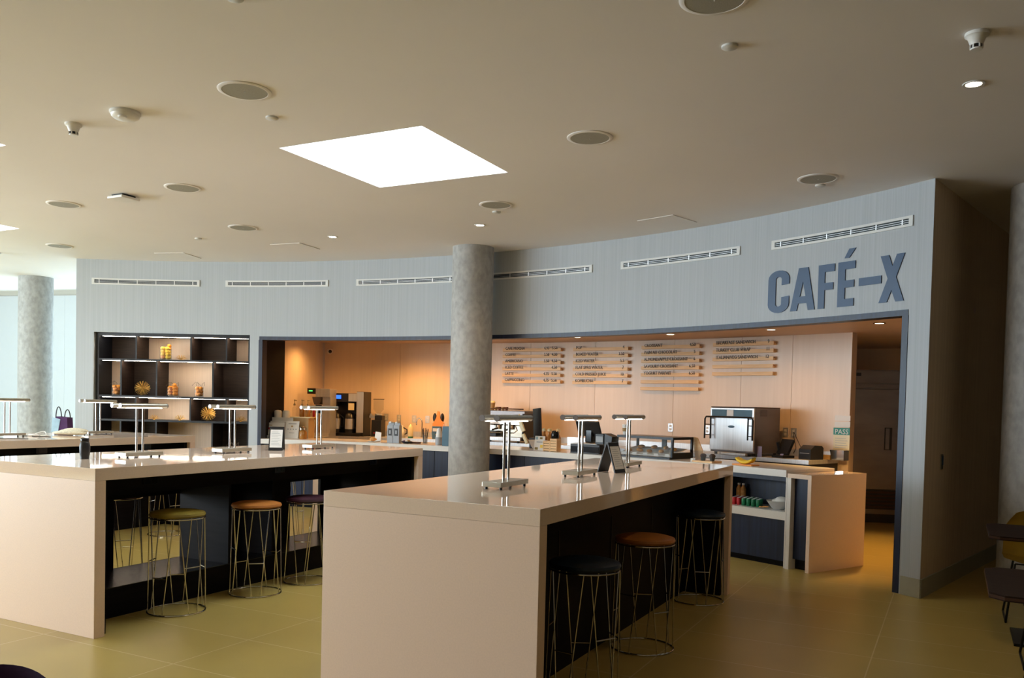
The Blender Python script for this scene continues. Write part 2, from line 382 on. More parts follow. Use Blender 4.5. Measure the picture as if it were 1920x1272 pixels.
# soffit over the passage at right
pts = [PA(56.0, RW+WT+.02), PA(58.5, RW+WT), PA(61, RW+WT), PA(64, RW+WT), PA(66.9, RW+WT), PA(66.9, RB+.06), PA(72, RB+.06), PA(75.5, RB+.06), (-2.75, 15.5), (1.55, 15.5), (.75, 12.0), (.12, 9.2)]
MB().prism(pts, ZS, ZS+.05).build('trim_passage_ceiling', 'soffit', smooth=False, kind='structure')
mb = MB()
seams = [107.9, 101.5, 96, 90.6, 85.4, 79.4, 74.6, 71.2, 67.5]
for s0, s1 in zip(seams, seams[1:]): mb.arc(s0-.012 if s0 < 107 else s0, s1+.012 if s1 > 68 else s1, RB, RB+.12, 0, ZS)
mb.arc(107.9, 67.5, RB+.012, RB+.12, 0, ZS)
mb.build('wall_cafe_back', 'cafewall', kind='structure')
MB().box(-2.45, -2.3, 12.05, 13.96, 0, ZS).build('wall_passage_left', 'cafewall', smooth=False, kind='structure')
MB().box(-2.45, 1.5, 13.95, 14.1, 0, ZS+.05).build('wall_passage_end', 'cafewall', smooth=False, kind='structure')
# left side of recess: radial wall, dark panel in front, beige behind
MB().arc(108.35, 108.0, 10.66, RB+.1, 0, ZS, .35).build('wall_cafe_left', 'cafewall', smooth=False, kind='structure')
MB().arc(108.35, 107.98, RW+WT, 10.66, 0, ZS, .35).build('trim_cafe_left_panel', 'ink', smooth=False, kind='structure')
# dark blue casing of the opening
mb = MB().arc(107.9, 56.3, RW-.006, RW+WT+.01, 2.362, 2.412)
mb.arc(107.95, 107.62, RW-.006, RW+WT+.01, 0, 2.362, .33).arc(56.62, 56.28, RW-.006, RW+.22, 0, 2.362, .34)
mb.build('trim_opening_casing', 'navy', kind='structure')

# ================================================================ WALL FITTINGS
def vent(a0, a1, label):
    t = thing('linear_vent', label, 'vent', group='slot vents along the curved wall')
    z = 3.155; h = .045
    mb = MB(); mb.arc(a0, a1, RW-.012, RW-.0005, z+h-.022, z+h).arc(a0, a1, RW-.012, RW-.0005, z-h, z-h+.022)
    for q0, q1 in ((a0, a0-.22), (a1+.22, a1)): mb.arc(q0, q1, RW-.012, RW-.0005, z-h+.022, z+h-.022)
    mb.build('frame', 'offwhite', t)
    MB().arc(a0-.22, a1+.22, RW-.004, RW-.0008, z-.023, z+.023).build('slot', 'slot', t)
    mb = MB()
    for zz in (z-.0085, z+.0085): mb.arc(a0-.22, a1+.22, RW-.008, RW-.0045, zz-.0016, zz+.0016)
    for k in range(6):
        aa = a0-.6-(a0-a1-1.2)*k/5; mb.arc(aa+.03, aa-.03, RW-.009, RW-.0045, z-.023, z+.023)
    mb.build('blade', 'steel', t)
for a0, a1, l in ((122.25, 113.2, 'slot vent above the display shelves, leftmost of the six'), (110.95, 101.8, 'slot vent above the left end of the cafe opening, second from left'),
                  (99.25, 90.2, 'slot vent partly hidden by the middle column on its left side'), (87.7, 78.5, 'slot vent emerging from the right side of the middle column'),
                  (76.15, 67.1, 'slot vent above the third menu board, fifth from left'), (64.9, 56.2, 'slot vent directly above the cafe name sign')):
    vent(a0, a1, 'white framed '+l)

# lettering  CAFE-X   (s along wall in metres from the left, z)
sg = thing('wall_sign', 'dark blue wall lettering reading CAFÉ–X above the opening', 'sign')
def letter(polys, s0, w):
    mb = MB()
    for P in polys:
        v0 = []; v1 = []
        for x, z in P:
            aa = 90-math.degrees((s0+x*w)/RW)
            v0.append(Vector(PA(aa, RW-.0005, 2.49+z*.405))); v1.append(Vector(PA(aa, RW-.010, 2.49+z*.405)))
        n = len(P); mb.poly(v0+v1, [tuple(range(n))[::-1], tuple(range(n, 2*n))]+[(i, (i+1) % n, n+(i+1) % n, n+i) for i in range(n)])
    mb.build('letter', 'sign', sg, smooth=False)
def arcstrip(cx, cz, rx, rz, tx, tz, a0, a1, n=7):
    out = []
    for i in range(n):
        p, q = [math.radians(a0+(a1-a0)*k/n) for k in (i, i+1)]
        out.append([(cx+rx*math.cos(p), cz+rz*math.sin(p)), (cx+rx*math.cos(q), cz+rz*math.sin(q)), (cx+(rx-tx)*math.cos(q), cz+(rz-tz)*math.sin(q)), (cx+(rx-tx)*math.cos(p), cz+(rz-tz)*math.sin(p))])
    return out
Cc = [[(0, .2), (.36, .2), (.36, .8), (0, .8)]]+arcstrip(.5, .8, .5, .21, .36, .155, 0, 180, 10)+arcstrip(.5, .2, .5, .21, .36, .155, 180, 360, 10)+[[(.64, .65), (1, .67), (1, .8), (.64, .8)], [(.64, .2), (1, .2), (1, .38), (.64, .365)]]
Aa = [[(0, 0), (.27, 0), (.62, 1), (.32, 1)], [(.73, 0), (1, 0), (.70, 1), (.40, 1)], [(.30, .17), (.70, .17), (.66, .33), (.34, .33)]]
Ff = [[(0, 0), (.4, 0), (.4, 1), (0, 1)], [(.4, .83), (1, .83), (1, 1), (.4, 1)], [(.4, .42), (.93, .42), (.93, .58), (.4, .58)]]
Ee = [[(0, 0), (.42, 0), (.42, 1), (0, 1)], [(.42, .83), (1, .83), (1, 1), (.42, 1)], [(.42, .42), (.95, .42), (.95, .58), (.42, .58)], [(.42, 0), (.95, 0), (.95, .17), (.42, .17)]]
Ee += [[(.35, 1.08), (.63, 1.08), (1.0, 1.28), (.62, 1.28)]]
Dd = [[(0, .42), (1, .42), (1, .59), (0, .59)]]
Xx = [[(0, 0), (.33, 0), (.68, .5), (.36, .53)], [(.67, 0), (1, 0), (.66, .53), (.34, .5)], [(.03, 1), (.36, 1), (.68, .5), (.34, .5)], [(.68, 1), (.99, 1), (.66, .5), (.34, .5)]]
for P, s0, w in ((Cc, 4.262, .240), (Aa, 4.520, .272), (Ff, 4.826, .172), (Ee, 5.036, .178), (Dd, 5.255, .226), (Xx, 5.462, .245)): letter(P, s0, w)

# switch plate on return wall
a = Vector(PA(55.1, RW, 0)); dR = Vector((.235, .972, 0)).normalized(); nR = Vector((dR.y, -dR.x, 0))
p = a+dR*.50+nR*.004; rzR = math.atan2(dR.y, dR.x)
t = thing('switch_plate', 'small steel switch plate with dark panel on the dim return wall', 'switch', (p.x, p.y, 1.12), rzR)
MB().box(-.036, .036, -.004, .0035, -.065, .065, bev=.001).build('plate', 'nickel', t)
MB().box(-.004, .028, -.007, -.0038, -.03, .05).build('touch_panel', 'sign', t)

# ================================================================ CEILING FITTINGS
def lathe_thing(name, m, prof, lab, cat, x, y, z=HC, group=None, n=32): return single(MB().lathe(prof, n=n), name, m, lab, cat, (x, y, z), 0, group)
def speaker(x, y, lab):
    t = thing('ceiling_speaker', lab, 'ceiling speaker', (x, y, HC), 0, 'round ceiling speakers')
    MB().lathe([(.165, -.0005), (.165, -.004), (.158, -.008), (.140, -.008), (.138, -.003)], n=48).build('trim_ring', 'paint', t)
    MB().lathe([(.139, -.0035), (.139, -.0065), (0, -.0085)], n=48).build('grille', 'grille', t)
    MB().ball((0, 0, -.009), .004, 8).build('centre_pin', 'offwhite', t)
    return t
sp0 = speaker(-4.036, 4.009, 'round ceiling speaker left of and in front of the large skylight')
for x, y, l in ((-1.075, 4.03, 'largest round ceiling speaker, cut by the top edge of the photo'), (-2.404, 5.729, 'round ceiling speaker right of the large skylight'),
                (-4.027, 7.295, 'round ceiling speaker above the middle column, past the skylight'), (-6.416, 5.622, 'round ceiling speaker left of the large skylight'),
                (-7.247, 7.204, 'round ceiling speaker beyond the skylight, left of the lit downlight'), (-8.141, 5.633, 'faint round ceiling speaker left of the white wireless box'),
                (-1.081, 7.476, 'round ceiling speaker near the cafe name wall, at right'), (-10.469, 7.188, 'farthest round ceiling speaker, over the left end of the curved wall')):
    dup(sp0, (x, y, HC), 0, l)
def cap(x, y, lab): return lathe_thing('sprinkler_cover', 'offwhite', [(.042, -.0005), (.042, -.010), (.038, -.013), (0, -.014)], lab, 'sprinkler cover', x, y, group='sprinkler covers')
for x, y, l in ((-4.237, 4.463, 'small white sprinkler cover near the left front speaker'), (-1.134, 4.583, 'small white sprinkler cover behind the largest speaker at top'), (-4.165, 7.559, 'small white sprinkler cover just beyond the speaker above the column'),
                (-1.093, 7.693, 'small white sprinkler cover just beyond the right rear speaker'), (-8.263, 7.483, 'small dark-rimmed sprinkler cover over the display shelf side'), (-3.154, 3.06, 'sprinkler cover just showing at the top edge of the photo')): cap(x, y, l)
# detectors
t = thing('smoke_detector', 'large flat white round smoke detector on the left ceiling', 'smoke detector', (-5.098, 3.972, HC))
MB().lathe([(.100, -.0005), (.100, -.014), (.094, -.020)], n=40).build('base_plate', 'offwhite', t)
MB().lathe([(.092, -.0205), (.090, -.034), (.075, -.046), (.03, -.051), (0, -.051)], n=40).build('cover', 'white', t)
MB().lathe([(.03, -.0), (.028, -.010), (0, -.012)], (.03, -.045, -.047), n=20).build('chamber', 'white', t)
def det(x, y, lab):
    t = thing('heat_detector', lab, 'detector', (x, y, HC), 0, 'cone shaped ceiling detectors')
    MB().lathe([(.056, -.0005), (.056, -.016), (.044, -.022), (.032, -.055), (.030, -.060)], n=32).build('body', 'white', t)
    MB().lathe([(.026, -.060), (.026, -.078)], n=24).build('sensor_cage', 'black', t)
    mb = MB()
    for k in range(6):
        q = k*PI/3; mb.cbox((.028*math.cos(q), .028*math.sin(q), -.069), (.008, .007, .018), q)
    mb.lathe([(.030, -.078), (.028, -.084), (0, -.086)], n=24); mb.build('cage_bar', 'white', t)
    return t
d0 = det(-5.668, 3.990, 'white cone shaped detector beside the flat smoke detector at left')
dup(d0, (0.028, 4.938, HC), 0, 'white cone shaped detector near the lit downlight at right')
dup(d0, (-11.85, 7.2, HC), 0, 'cone shaped detector cut by the left edge of the photo')
t = thing('wireless_access_point', 'white square box on dark base on the left ceiling', 'wireless box', (-7.225, 5.621, HC), .0)
MB().box(-.075, .075, -.075, .075, -.018, -.0005).build('base_plate', 'black', t)
MB().box(-.105, .105, -.105, .105, -.042, -.0185, bev=.008).build('cover', 'white', t)
# ceiling access panels (thin outline)
for x, y, rz, l in ((-7.5, 8.35, .1, 'faint square ceiling access panel left of the middle column'), (-2.72, 8.60, -.3, 'faint square ceiling access panel right of the middle column'), (-9.55, 8.30, .3, 'faint square ceiling access panel above the display shelves')):
    single(MB().box(-.22, .22, -.22, .22, -.006, -.0005, bev=.002), 'access_panel', 'paint', l, 'access panel', (x, y, HC), rz, 'ceiling access panels')
def downlight(x, y, z, lab, group, lens, power, color, r=.05, blend=.6, ang=2.2, sr=.05, metal='offwhite'):
    t = thing('downlight', lab, 'downlight', (x, y, z), 0, group)
    MB().lathe([(r+.016, -.0005), (r+.014, -.006), (r, -.006), (r-.004, -.002)], n=32).build('trim_ring', metal, t)
    MB().lathe([(r-.004, -.0015), (r-.005, -.0055), (0, -.0065)], n=32).build('lens', lens, t)
    l = bpy.data.lights.new('downlight_lamp', 'SPOT'); l.energy = power; l.color = color; l.spot_size = ang; l.spot_blend = blend; l.shadow_soft_size = sr
    o = bpy.data.objects.new('downlight_lamp', l); COL.objects.link(o); o.location = (x, y, z-.02)
    return t
for x, y, l in ((0.026, 5.68, 'lit recessed downlight at upper right below the cone detector'), (-4.639, 8.055, 'lit recessed downlight just above the middle column'), (-6.611, 7.998, 'lit recessed downlight left of the middle column')):
    downlight(x, y, HC, l, 'lit downlights in the main ceiling', 'spot', 22, (1.0, .72, .45), .045)
for u, rr, l, pw in ((604, 11.1, 'amber downlight above the coffee grinder at the left end of the cafe soffit', 85), (759, 11.35, 'amber downlight in cafe soffit left of the column', 235), (921, 11.35, 'amber downlight in cafe soffit hidden at the right side of the column', 85),
                 (1082, 11.35, 'amber downlight in cafe soffit above the second menu board', 62), (1257, 11.35, 'amber downlight in cafe soffit above the third menu board', 48), (1446, 11.35, 'amber downlight in cafe soffit above the fourth menu board', 50)):
    p = PA(AN(u, rr, ZS), rr); downlight(p[0], p[1], ZS, l, 'amber downlights in the cafe soffit', 'spotwarm', pw*.5, (1.0, .48, .13), ang=2.75, blend=1.0)
p = G(1649, 606, ZS); downlight(p[0], p[1]-.0, ZS, 'amber downlight above the passage in front of the steel fridge', 'amber downlights in the cafe soffit', 'spotwarm', 165, (1.0, .56, .16), ang=1.5, metal='brownedge')

# ================================================================ ISLANDS
IH = 1.07
def island(name_lab, x0, x1, y0, y1, openings=(), niches=()):
    """x1 is the seated side facing right; panels at both y ends"""
    t = thing('island_table', name_lab, 'island table', ((x0+x1)/2, (y0+y1)/2, 0))
    cx, cy = (x0+x1)/2, (y0+y1)/2
    X0, X1, Y0, Y1 = x0-cx, x1-cx, y0-cy, y1-cy; T = .076
    MB().box(X0, X1, Y0, Y1, IH-.078, IH, bev=.002).build('countertop', 'quartz', t)
    MB().box(X0, X1, Y0, Y0+T, 0, IH-.0785, bev=.002).build('end_panel', 'quartzpanel', t)
    MB().box(X0, X1, Y1-T, Y1, 0, IH-.0785, bev=.002).build('end_panel', 'quartzpanel', t)
    s0, s1 = X0+.41, X1-.36
    mb = MB()
    mb.box(s0, s1, Y0+T, Y1-T, .0, .205)
    mb.box(s0, s1, Y0+T, Y1-T, .84, IH-.079)
    cur = Y0+T
    if openings:                                    # open niches: thin back panel with see-through cut-outs
        for a, b2 in sorted(openings):
            a -= cy; b2 -= cy
            mb.box(s0, s0+.03, cur, a, .205, .84).box(s0, s0+.03, a, b2, .735, .84); cur = b2
        mb.box(s0, s0+.03, cur, Y1-T, .205, .84)
        for a in niches: mb.box(s0+.03, s1, a-cy-.012, a-cy+.012, .2095, .84)
    else:
        mb.box(s0, s1, cur, Y1-T, .205, .84)
    mb.build('plinth_cabinet', 'ink', t, smooth=False)
    MB().box(s0, X1-.05, Y0+T, Y0+T+.045, 0, IH-.079).build('side_lining', 'ink', t, smooth=False)
    MB().box(s0, X1-.05, Y1-T-.045, Y1-T, 0, IH-.079).build('side_lining', 'ink', t, smooth=False)
    if openings: MB().box(s0+.031, s1+.001, Y0+T+.046, Y1-T-.046, .2055, .209).build('ledge', 'ledge', t, smooth=False)
    rl = MB().box(s1+.001, s1+.10, Y0+T+.05, Y1-T-.05, .90, IH-.079).build('apron_rail', 'ink', t, smooth=False)
    for k in range(3):
        yy = Y0+.62+k*(Y1-Y0-1.1)/2
        mb = MB().box(s1+.101, s1+.108, yy-.06, yy+.06, .915, .975)
        for q in (-.025, .025): mb.box(s1+.108, s1+.110, yy+q-.008, yy+q+.008, .93, .96)
        mb.build('outlet', 'blackgloss', rl)
    for k in range(1, 4 if not openings else 0):
        yy = Y0+T+.10+k*(Y1-Y0-2*T-.2)/4
        MB().box(s1+.0005, s1+.004, yy-.005, yy+.005, .21, .82).build('panel_joint', 'shelfwood', t, smooth=False)
    return t
RX0, RX1, RY0, RY1 = -2.8414, -1.6176, 3.402, 7.094
LX0, LX1, LY0, LY1 = -6.081, -4.7353, 3.50, 7.175
island('long cream quartz island in the foreground at right with three lamps', RX0, RX1, RY0, RY1)
island('long cream quartz island at left with see-through openings and black bottle', LX0, LX1, LY0, LY1, [(4.33, 5.085), (6.265, 6.70)], [3.72, 4.965, 5.45, 6.9])
island('rear left cream quartz island carrying a handbag and dark tote', -9.42, -8.01, 3.60, 7.245)

# ---------------------------------------------------------------- stools
def stool(lab, x, y, rz, seatm):
    t = thing('bar_stool', lab, 'bar stool', (x, y, 0), rz, 'round wire bar stools')
    ZT = .672
    MB().lathe([(.165, ZT+.006), (.186, ZT+.010), (.192, ZT+.022), (.186, ZT+.036), (.15, ZT+.046), (.08, ZT+.049), (0, ZT+.050)], n=48).build('seat', seatm, t)
    MB().tube([(.186*math.cos(k*PI/24), .186*math.sin(k*PI/24), ZT) for k in range(48)], .0052, 8, True).build('seat_ring', 'chrome', t)
    MB().tube([(.197*math.cos(k*PI/24), .197*math.sin(k*PI/24), .006) for k in range(48)], .0055, 8, True).build('base_ring', 'chrome', t)
    n = 5; tops = []
    rods = []
    for k in range(n):
        am = k*2*PI/n
        for sgn in (-1, 1):
            at = am+sgn*.10; ab = am+sgn*.46
            rods.append((Vector((.186*math.cos(at), .186*math.sin(at), ZT)), Vector((.196*math.cos(ab), .196*math.sin(ab), .006))))
    for a_, b_ in rods:
        MB().tube([a_, b_], .0042, 7).build('leg', 'chrome', t)
    hts = [.30, .22, .36, .26, .33]
    for k in range(n):
        a_ = rods[2*k+1]; b_ = rods[(2*k+2) % (2*n)]; h = hts[k]/ZT
        MB().tube([a_[1].lerp(a_[0], h), b_[1].lerp(b_[0], h)], .0042, 7).build('footrest', 'chrome', t)
    return t
s0 = stool('olive seated bar stool nearest the end panel of the left island', -4.893, 4.275, .5, 'olive')
for x, y, rz, sm, l in ((-4.845, 5.0, 1.1, 'tan', 'tan seated bar stool in the middle of the left island'),
                        (-4.80, 5.56, 2.0, 'plumleather', 'dark plum seated bar stool at left island, half hidden behind the right island'),
                        (-6.20, 4.80, .2, 'brownleather', 'brown seated bar stool on the far side of the left island, behind the olive stool'),
                        (-6.36, 7.0, .8, 'brownleather', 'brown seated bar stool seen through the second opening of the left island'),
                        (-7.72, 6.60, .4, 'blueleather', 'dark seated bar stool at the rear left island seen through the opening'),
                        (-1.715, 4.17, .15, 'blueleather', 'dark blue seated bar stool nearest the camera at the right island'),
                        (-1.725, 5.185, 1.3, 'tan', 'tan seated bar stool in the middle of the right island'),
                        (-1.772, 6.70, .7, 'blueleather', 'black seated bar stool at the far end of the right island')):
    dup(s0, (x, y, 0), rz, l, swap={'seat': sm})

# ---------------------------------------------------------------- island lamps
def lamp(lab, x, y):
    t = thing('desk_lamp', lab, 'lamp', (x, y, IH), 0, 'twin tube reading lamps on the islands')
    MB().box(-.058, .058, -.165, .165, .014, .040, bev=.002).build('base', 'nickel', t)
    for sx in (-.045, .045):
        for sy in (-.140, .140): MB().lathe([(.008, 0), (.008, .0138)], (sx, sy, 0), 12).build('foot', 'black', t)
    for sy in (-.028, .028):
        MB().lathe([(.0075, .0405), (.0075, .378)], (0, sy, 0), 16).build('pole', 'chrome', t)
    MB().tube([(-.045, 0, .386), (.045, 0, .386)], .010, 12).box(-.012, .012, -.04, .04, .376, .384).build('bracket', 'nickel', t)
    for sx in (-.045, .045):
        hd = MB().tube([(sx, -.20, .386), (sx, .20, .386)], .0165, 20).build('lamp_tube', 'nickel', t)
        MB().tube([(sx, -.206, .386), (sx, -.2005, .386)], .0175, 20).build('end_cap', 'steeldark', hd)
        MB().tube([(sx, .2005, .386), (sx, .206, .386)], .0175, 20).build('end_cap', 'steeldark', hd)
        MB().box(sx-.009, sx+.009, -.155, .155, .3655, .3715, bev=.002).build('light_strip', 'ledlamp', hd)
    return t
l0 = lamp('polished twin tube lamp nearest the camera on the right island', -2.20, 4.17)
for x, y, l in ((-2.19, 5.20, 'polished twin tube lamp in the middle of the right island, by the card holder'), (-2.235, 6.25, 'polished twin tube lamp at the far end of the right island'),
                (-5.40, 4.36, 'polished twin tube lamp on the left island beside the black bottle'), (-5.36, 5.24, 'polished twin tube lamp in the middle of the left island'), (-5.33, 6.30, 'polished twin tube lamp at the far end of the left island'),
                (-8.72, 5.42, 'polished twin tube lamp at the left photo edge on the rear island'), (-8.78, 6.52, 'polished twin tube lamp at the far end of the rear left island')):
    dup(l0, (x, y, IH), 0, l)

# tent card holders
def tent(lab, x, y, rz):
    t = thing('menu_holder', lab, 'card holder', (x, y, IH), rz, 'black tent card holders')
    h = .205; w = .125; sp = .075
    def pl(s): return Matrix.Translation((0, s*sp, 0)) @ Matrix.Rotation(s*math.atan2(sp-.006, h), 4, 'X')
    for s_ in (-1, 1):
        MB().box(-w/2, w/2, -.004, .004, .002, h+.012, Matrix.Translation((0, s_*sp, 0)) @ Matrix.Rotation(s_*math.atan2(sp-.006, h), 4, 'X')).build('leaf', 'black', t)
    MB().box(-w/2, w/2, -.012, .012, h-.006, h+.006).build('hinge', 'black', t)
    c = MB().box(-w/2+.010, w/2-.010, -.0062, -.0045, .028, h-.012, Matrix.Translation((0, -sp, 0)) @ Matrix.Rotation(-math.atan2(sp-.006, h), 4, 'X')).build('card', 'paper', t)
    mb = MB()
    for k in range(9):
        zz = .05+k*.015; mb.box(-w/2+.022, w/2-.022-(k % 3)*.012, -.0069, -.0063, zz, zz+.0025, Matrix.Translation((0, -sp, 0)) @ Matrix.Rotation(-math.atan2(sp-.006, h), 4, 'X'))
    mb.build('printed_line', 'milkgrey', c)
    return t
tent('black tent card holder on the left island, between its middle and far lamps', -5.39, 5.80, .62)
tent('black tent card holder on the right island, between its middle and far lamps', -2.13, 5.62, 1.32)

# black insulated bottle
t = thing('travel_bottle', 'black ribbed drink bottle standing on the left island beside its front lamp', 'bottle', (-5.50, 3.98, IH))
MB().lathe([(.026, 0), (.030, .004), (.030, .022), (.033, .03), (.035, .06), (.036, .09), (.030, .118), (.027, .122)], n=24).build('body', 'black', t)
MB().lathe([(.027, .1225), (.029, .126), (.028, .146), (.024, .150), (0, .150)], n=24).build('lid', 'blackgloss', t)

# rear island clutter
t = thing('tote_bag', 'black tote bag standing open on the rear left island', 'bag', (-9.13, 5.28, IH), .25)
MB().prism([(-.17, 0), (.17, 0), (.24, .27), (-.24, .27)], -.05, .05, axis='y').build('bag_body', 'black', t)
MB().box(.04, .12, -.03, .03, .2705, .34, bev=.005).build('pouch', 'purple', t)
MB().box(-.20, -.12, -.03, .03, .2705, .36, bev=.02).build('flask', 'purple', t)
t = thing('handbag', 'dark purple handbag with two loop handles on the rear left island', 'handbag', (-9.05, 6.28, IH), .35)
MB().prism([(-.085, 0), (.085, 0), (.075, .19), (-.06, .20)], -.05, .05, axis='y').build('bag_body', 'purple', t)
MB().prism([(-.115, .02), (-.035, .01), (-.005, .17), (-.10, .19)], -.056, -.0505, axis='y').build('front_panel', 'denim', t)
for k, (sx, h) in enumerate(((-.05, .13), (.045, .10))):
    MB().tube([(sx-.035+.07*(.5-.5*math.cos(q*PI/10)), -.02+.02*k, .18+h*math.sin(q*PI/10)) for q in range(11)], .006, 8).build('handle', 'black', t)
t = thing('folded_scarf', 'cream knitted scarf folded on the rear left island beside the handbag', 'scarf', (-8.72, 6.16, IH), .3)
mb = MB()
for k in range(3): mb.ball((0, (-.03+.03*k), .030+.012*k), 1, 16, (.20-.03*k, .065, .028))
mb.ball((.10, .0, .050), 1, 14, (.09, .05, .026)).ball((-.12, -.01, .024), 1, 14, (.12, .08, .022)).build('fold', 'knit', t)
t = thing('headphones', 'pale headphones with a dark cord lying on the rear left island', 'headphones', (-8.68, 5.72, IH), .3)
MB().lathe([(.05, .001), (.055, .012), (.04, .022), (0, .024)], (-.05, 0, 0), 20).lathe([(.04, .001), (.045, .010), (0, .018)], (.07, .03, 0), 20).build('ear_cup', 'white', t)
MB().tube([(-.05+.14*q/10, .02+.05*math.sin(q*PI/10), .02+.03*math.sin(q*PI/10)) for q in range(11)], .005, 8).build('headband', 'white', t)
MB().tube([(-.12+.03*q, -.05+.03*math.sin(q*.9), .004) for q in range(12)], .0035, 6).build('cord', 'black', t)
single(MB().tube([(-.35+.045*q, .035*math.sin(q*.8), .0035) for q in range(14)], .0035, 6), 'power_cord', 'black', 'dark cord trailing in front of the left edge lamp on the rear island', 'cord', (-8.42, 5.22, IH), .5)

# ================================================================ DISPLAY SHELVES (niche)
P0 = Vector((-10.976, 8.103, 0)); E_ = Vector((2.009, .953, 0)).normalized(); NRM = Vector((-E_.y, E_.x, 0)); LN = 2.224
xfN = Matrix.Translation(P0+NRM*.0) @ Matrix.Rotation(math.atan2(E_.y, E_.x), 4, 'Z')
sh = thing('display_shelf_unit', 'dark oak display shelves set into the curved wall, with lit compartments', 'shelves', (0, 0, 0))
DP = .43; D0 = .045
levels = [(2.38, 2.428), (2.030, 2.056), (1.502, 1.530), (1.157, 1.184), (.650, .678), (.285, .310), (0.0, .04)]
for k, (z0, z1) in enumerate(levels):
    MB().box(.0, LN, D0+.001, DP, z0, z1, xfN).build('shelf', 'shelfedge', sh, smooth=False)
divA = [.567, 1.366, 1.884]; divB = [.348, .870, 1.690]
rows = [(2.056, 2.38, divA), (1.530, 2.030, divB), (1.184, 1.502, divA), (.678, 1.157, divB), (.310, .650, divA), (.04, .285, divB)]
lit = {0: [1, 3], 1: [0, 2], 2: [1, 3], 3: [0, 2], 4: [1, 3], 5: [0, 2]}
for z0, z1 in [(.04, 2.38)]:
    for s_ in (.0, LN-.024): MB().box(s_, s_+.024, D0, DP, z0, z1, xfN).build('side_panel', 'shelfedge', sh, smooth=False)
for k, (z0, z1, dv) in enumerate(rows):
    for s_ in dv: 
        dv_ = MB().box(s_-.011, s_+.011, D0+.002, DP, z0+.0003, z1-.0003, xfN).build('divider', 'shelfwood', sh, smooth=False)
        MB().box(s_-.0112, s_+.0112, D0-.001, D0+.0015, z0+.0003, z1-.0003, xfN).build('divider_edge', 'shelfedge', dv_, smooth=False)
    ed = [.024]+dv+[LN-.024]
    for j in range(4):
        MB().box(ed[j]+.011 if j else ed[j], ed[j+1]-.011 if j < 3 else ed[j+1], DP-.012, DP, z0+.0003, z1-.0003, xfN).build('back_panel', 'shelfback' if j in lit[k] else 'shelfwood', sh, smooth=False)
        if k < 3:
            a_, b_ = ed[j]+.035, ed[j+1]-.02
            MB().box(a_, b_, D0+.035, D0+.055, z1-.0035, z1-.0005, xfN).build('light_strip', 'led', sh, smooth=False)
MB().box(-.03, LN+.03, DP+.001, DP+.05, 0, 2.43, xfN).build('carcass_back', 'shelfedge', sh, smooth=False)
def npos(s_, dp, z):
    v = xfN @ Vector((s_, dp, z)); return (v.x, v.y, v.z)
def fruit_jar(lab, s_, z, r, h, n, twigs, dp=.17, lemons=0.0):
    t = thing('fruit_jar', lab, 'jar', npos(s_, dp, z), 0, 'glass jars of citrus on the display shelves')
    MB().lathe([(r-.006, .0), (r, .003), (r, h), (r-.004, h), (r-.004, .006), (0, .006)], n=28).build('glass', 'glass', t)
    k = 0; fr = .031; zz = .006+fr
    while k < n:
        m_ = 4 if r > .08 else 3
        for q in range(m_):
            if k >= n: break
            aa = q*2*PI/m_+zz*37; rr_ = r-fr-.006
            MB().ball((rr_*math.cos(aa), rr_*math.sin(aa), zz), fr, 14, (1, 1, .95)).build('citrus', 'lemon' if random.random() < lemons else 'orange', t); k += 1
        zz += fr*1.35
    if twigs:
        mb = MB()
        for q in range(3):
            aa = q*2.1+.4
            mb.tube([(.02*math.cos(aa), .02*math.sin(aa), h*.7), (.05*math.cos(aa), .05*math.sin(aa), h+.05), (.09*math.cos(aa+.4), .06*math.sin(aa+.4), h+.075), (.13*math.cos(aa+.9), .07*math.sin(aa+.9), h+.02)], .0025, 5)
        mb.build('twig', 'twig', t)
fruit_jar('tall glass jar of lemons and oranges on the top shelf', .945, 2.056, .085, .165, 17, False, lemons=.55)
fruit_jar('glass jar of oranges with twigs at the left end of the second shelf', .225, 1.530, .072, .13, 9, True)
fruit_jar('glass jar of oranges with twigs in the wide lit bay of the second shelf', 1.055, 1.530, .085, .13, 13, True)
fruit_jar('narrow glass jar of oranges at right of the lit bay of the second shelf', 1.44, 1.530, .066, .14, 9, True, lemons=.2)
fruit_jar('small jar of citrus and twigs low at the right end of the shelves', 1.955, .678, .06, .13, 4, True, lemons=.5)
def urchin(lab, s_, z, r, n, half=False, dp=.17, m='gold', name='spiky_ball', grp='gold spiky balls on the shelves'):
    t = thing(name, lab, 'ornament', npos(s_, dp, z), 0, grp)
    mb = MB(); c = Vector((0, 0, r if not half else .012))
    for k in range(n):
        zf = 1-2*(k+.5)/n; 
        if half: zf = abs(zf)*.9+.05
        aa = k*2.39996; q = math.sqrt(1-zf*zf); dvec = Vector((q*math.cos(aa), q*math.sin(aa), zf))
        mb.tube([c+dvec*r*.08, c+dvec*r*.998], [.0015, .0032 if not half else .0018], 5)
    mb.build('spines', m, t, smooth=False, kind='stuff'); MB().ball(c, r*.12, 10).build('core', m, t)
    if half: MB().lathe([(.02, 0), (.018, .006), (.008, .012), (0, .013)], n=14).build('foot', m, t)
urchin('gold spiky ball on the second shelf in a dark bay', .605, 1.530, .108, 76)
urchin('brighter gold spiky ball on the third shelf behind a lamp', 1.578, 1.184, .108, 76)
urchin('small gold starburst beside the jar on the top shelf', 1.17, 2.056, .075, 40, True, name='starburst_ornament', grp='small gold starbursts')
urchin('small gold starburst at left of the lit third shelf bay', .785, 1.184, .068, 40, True, name='starburst_ornament', grp='small gold starbursts')
urchin('small gold starburst at right of the lit third shelf bay', 1.165, 1.184, .078, 40, True, name='starburst_ornament', grp='small gold starbursts')
urchin('small gold starburst at the right end of the third shelf', 2.06, 1.184, .080, 40, True, name='starburst_ornament', grp='small gold starbursts')

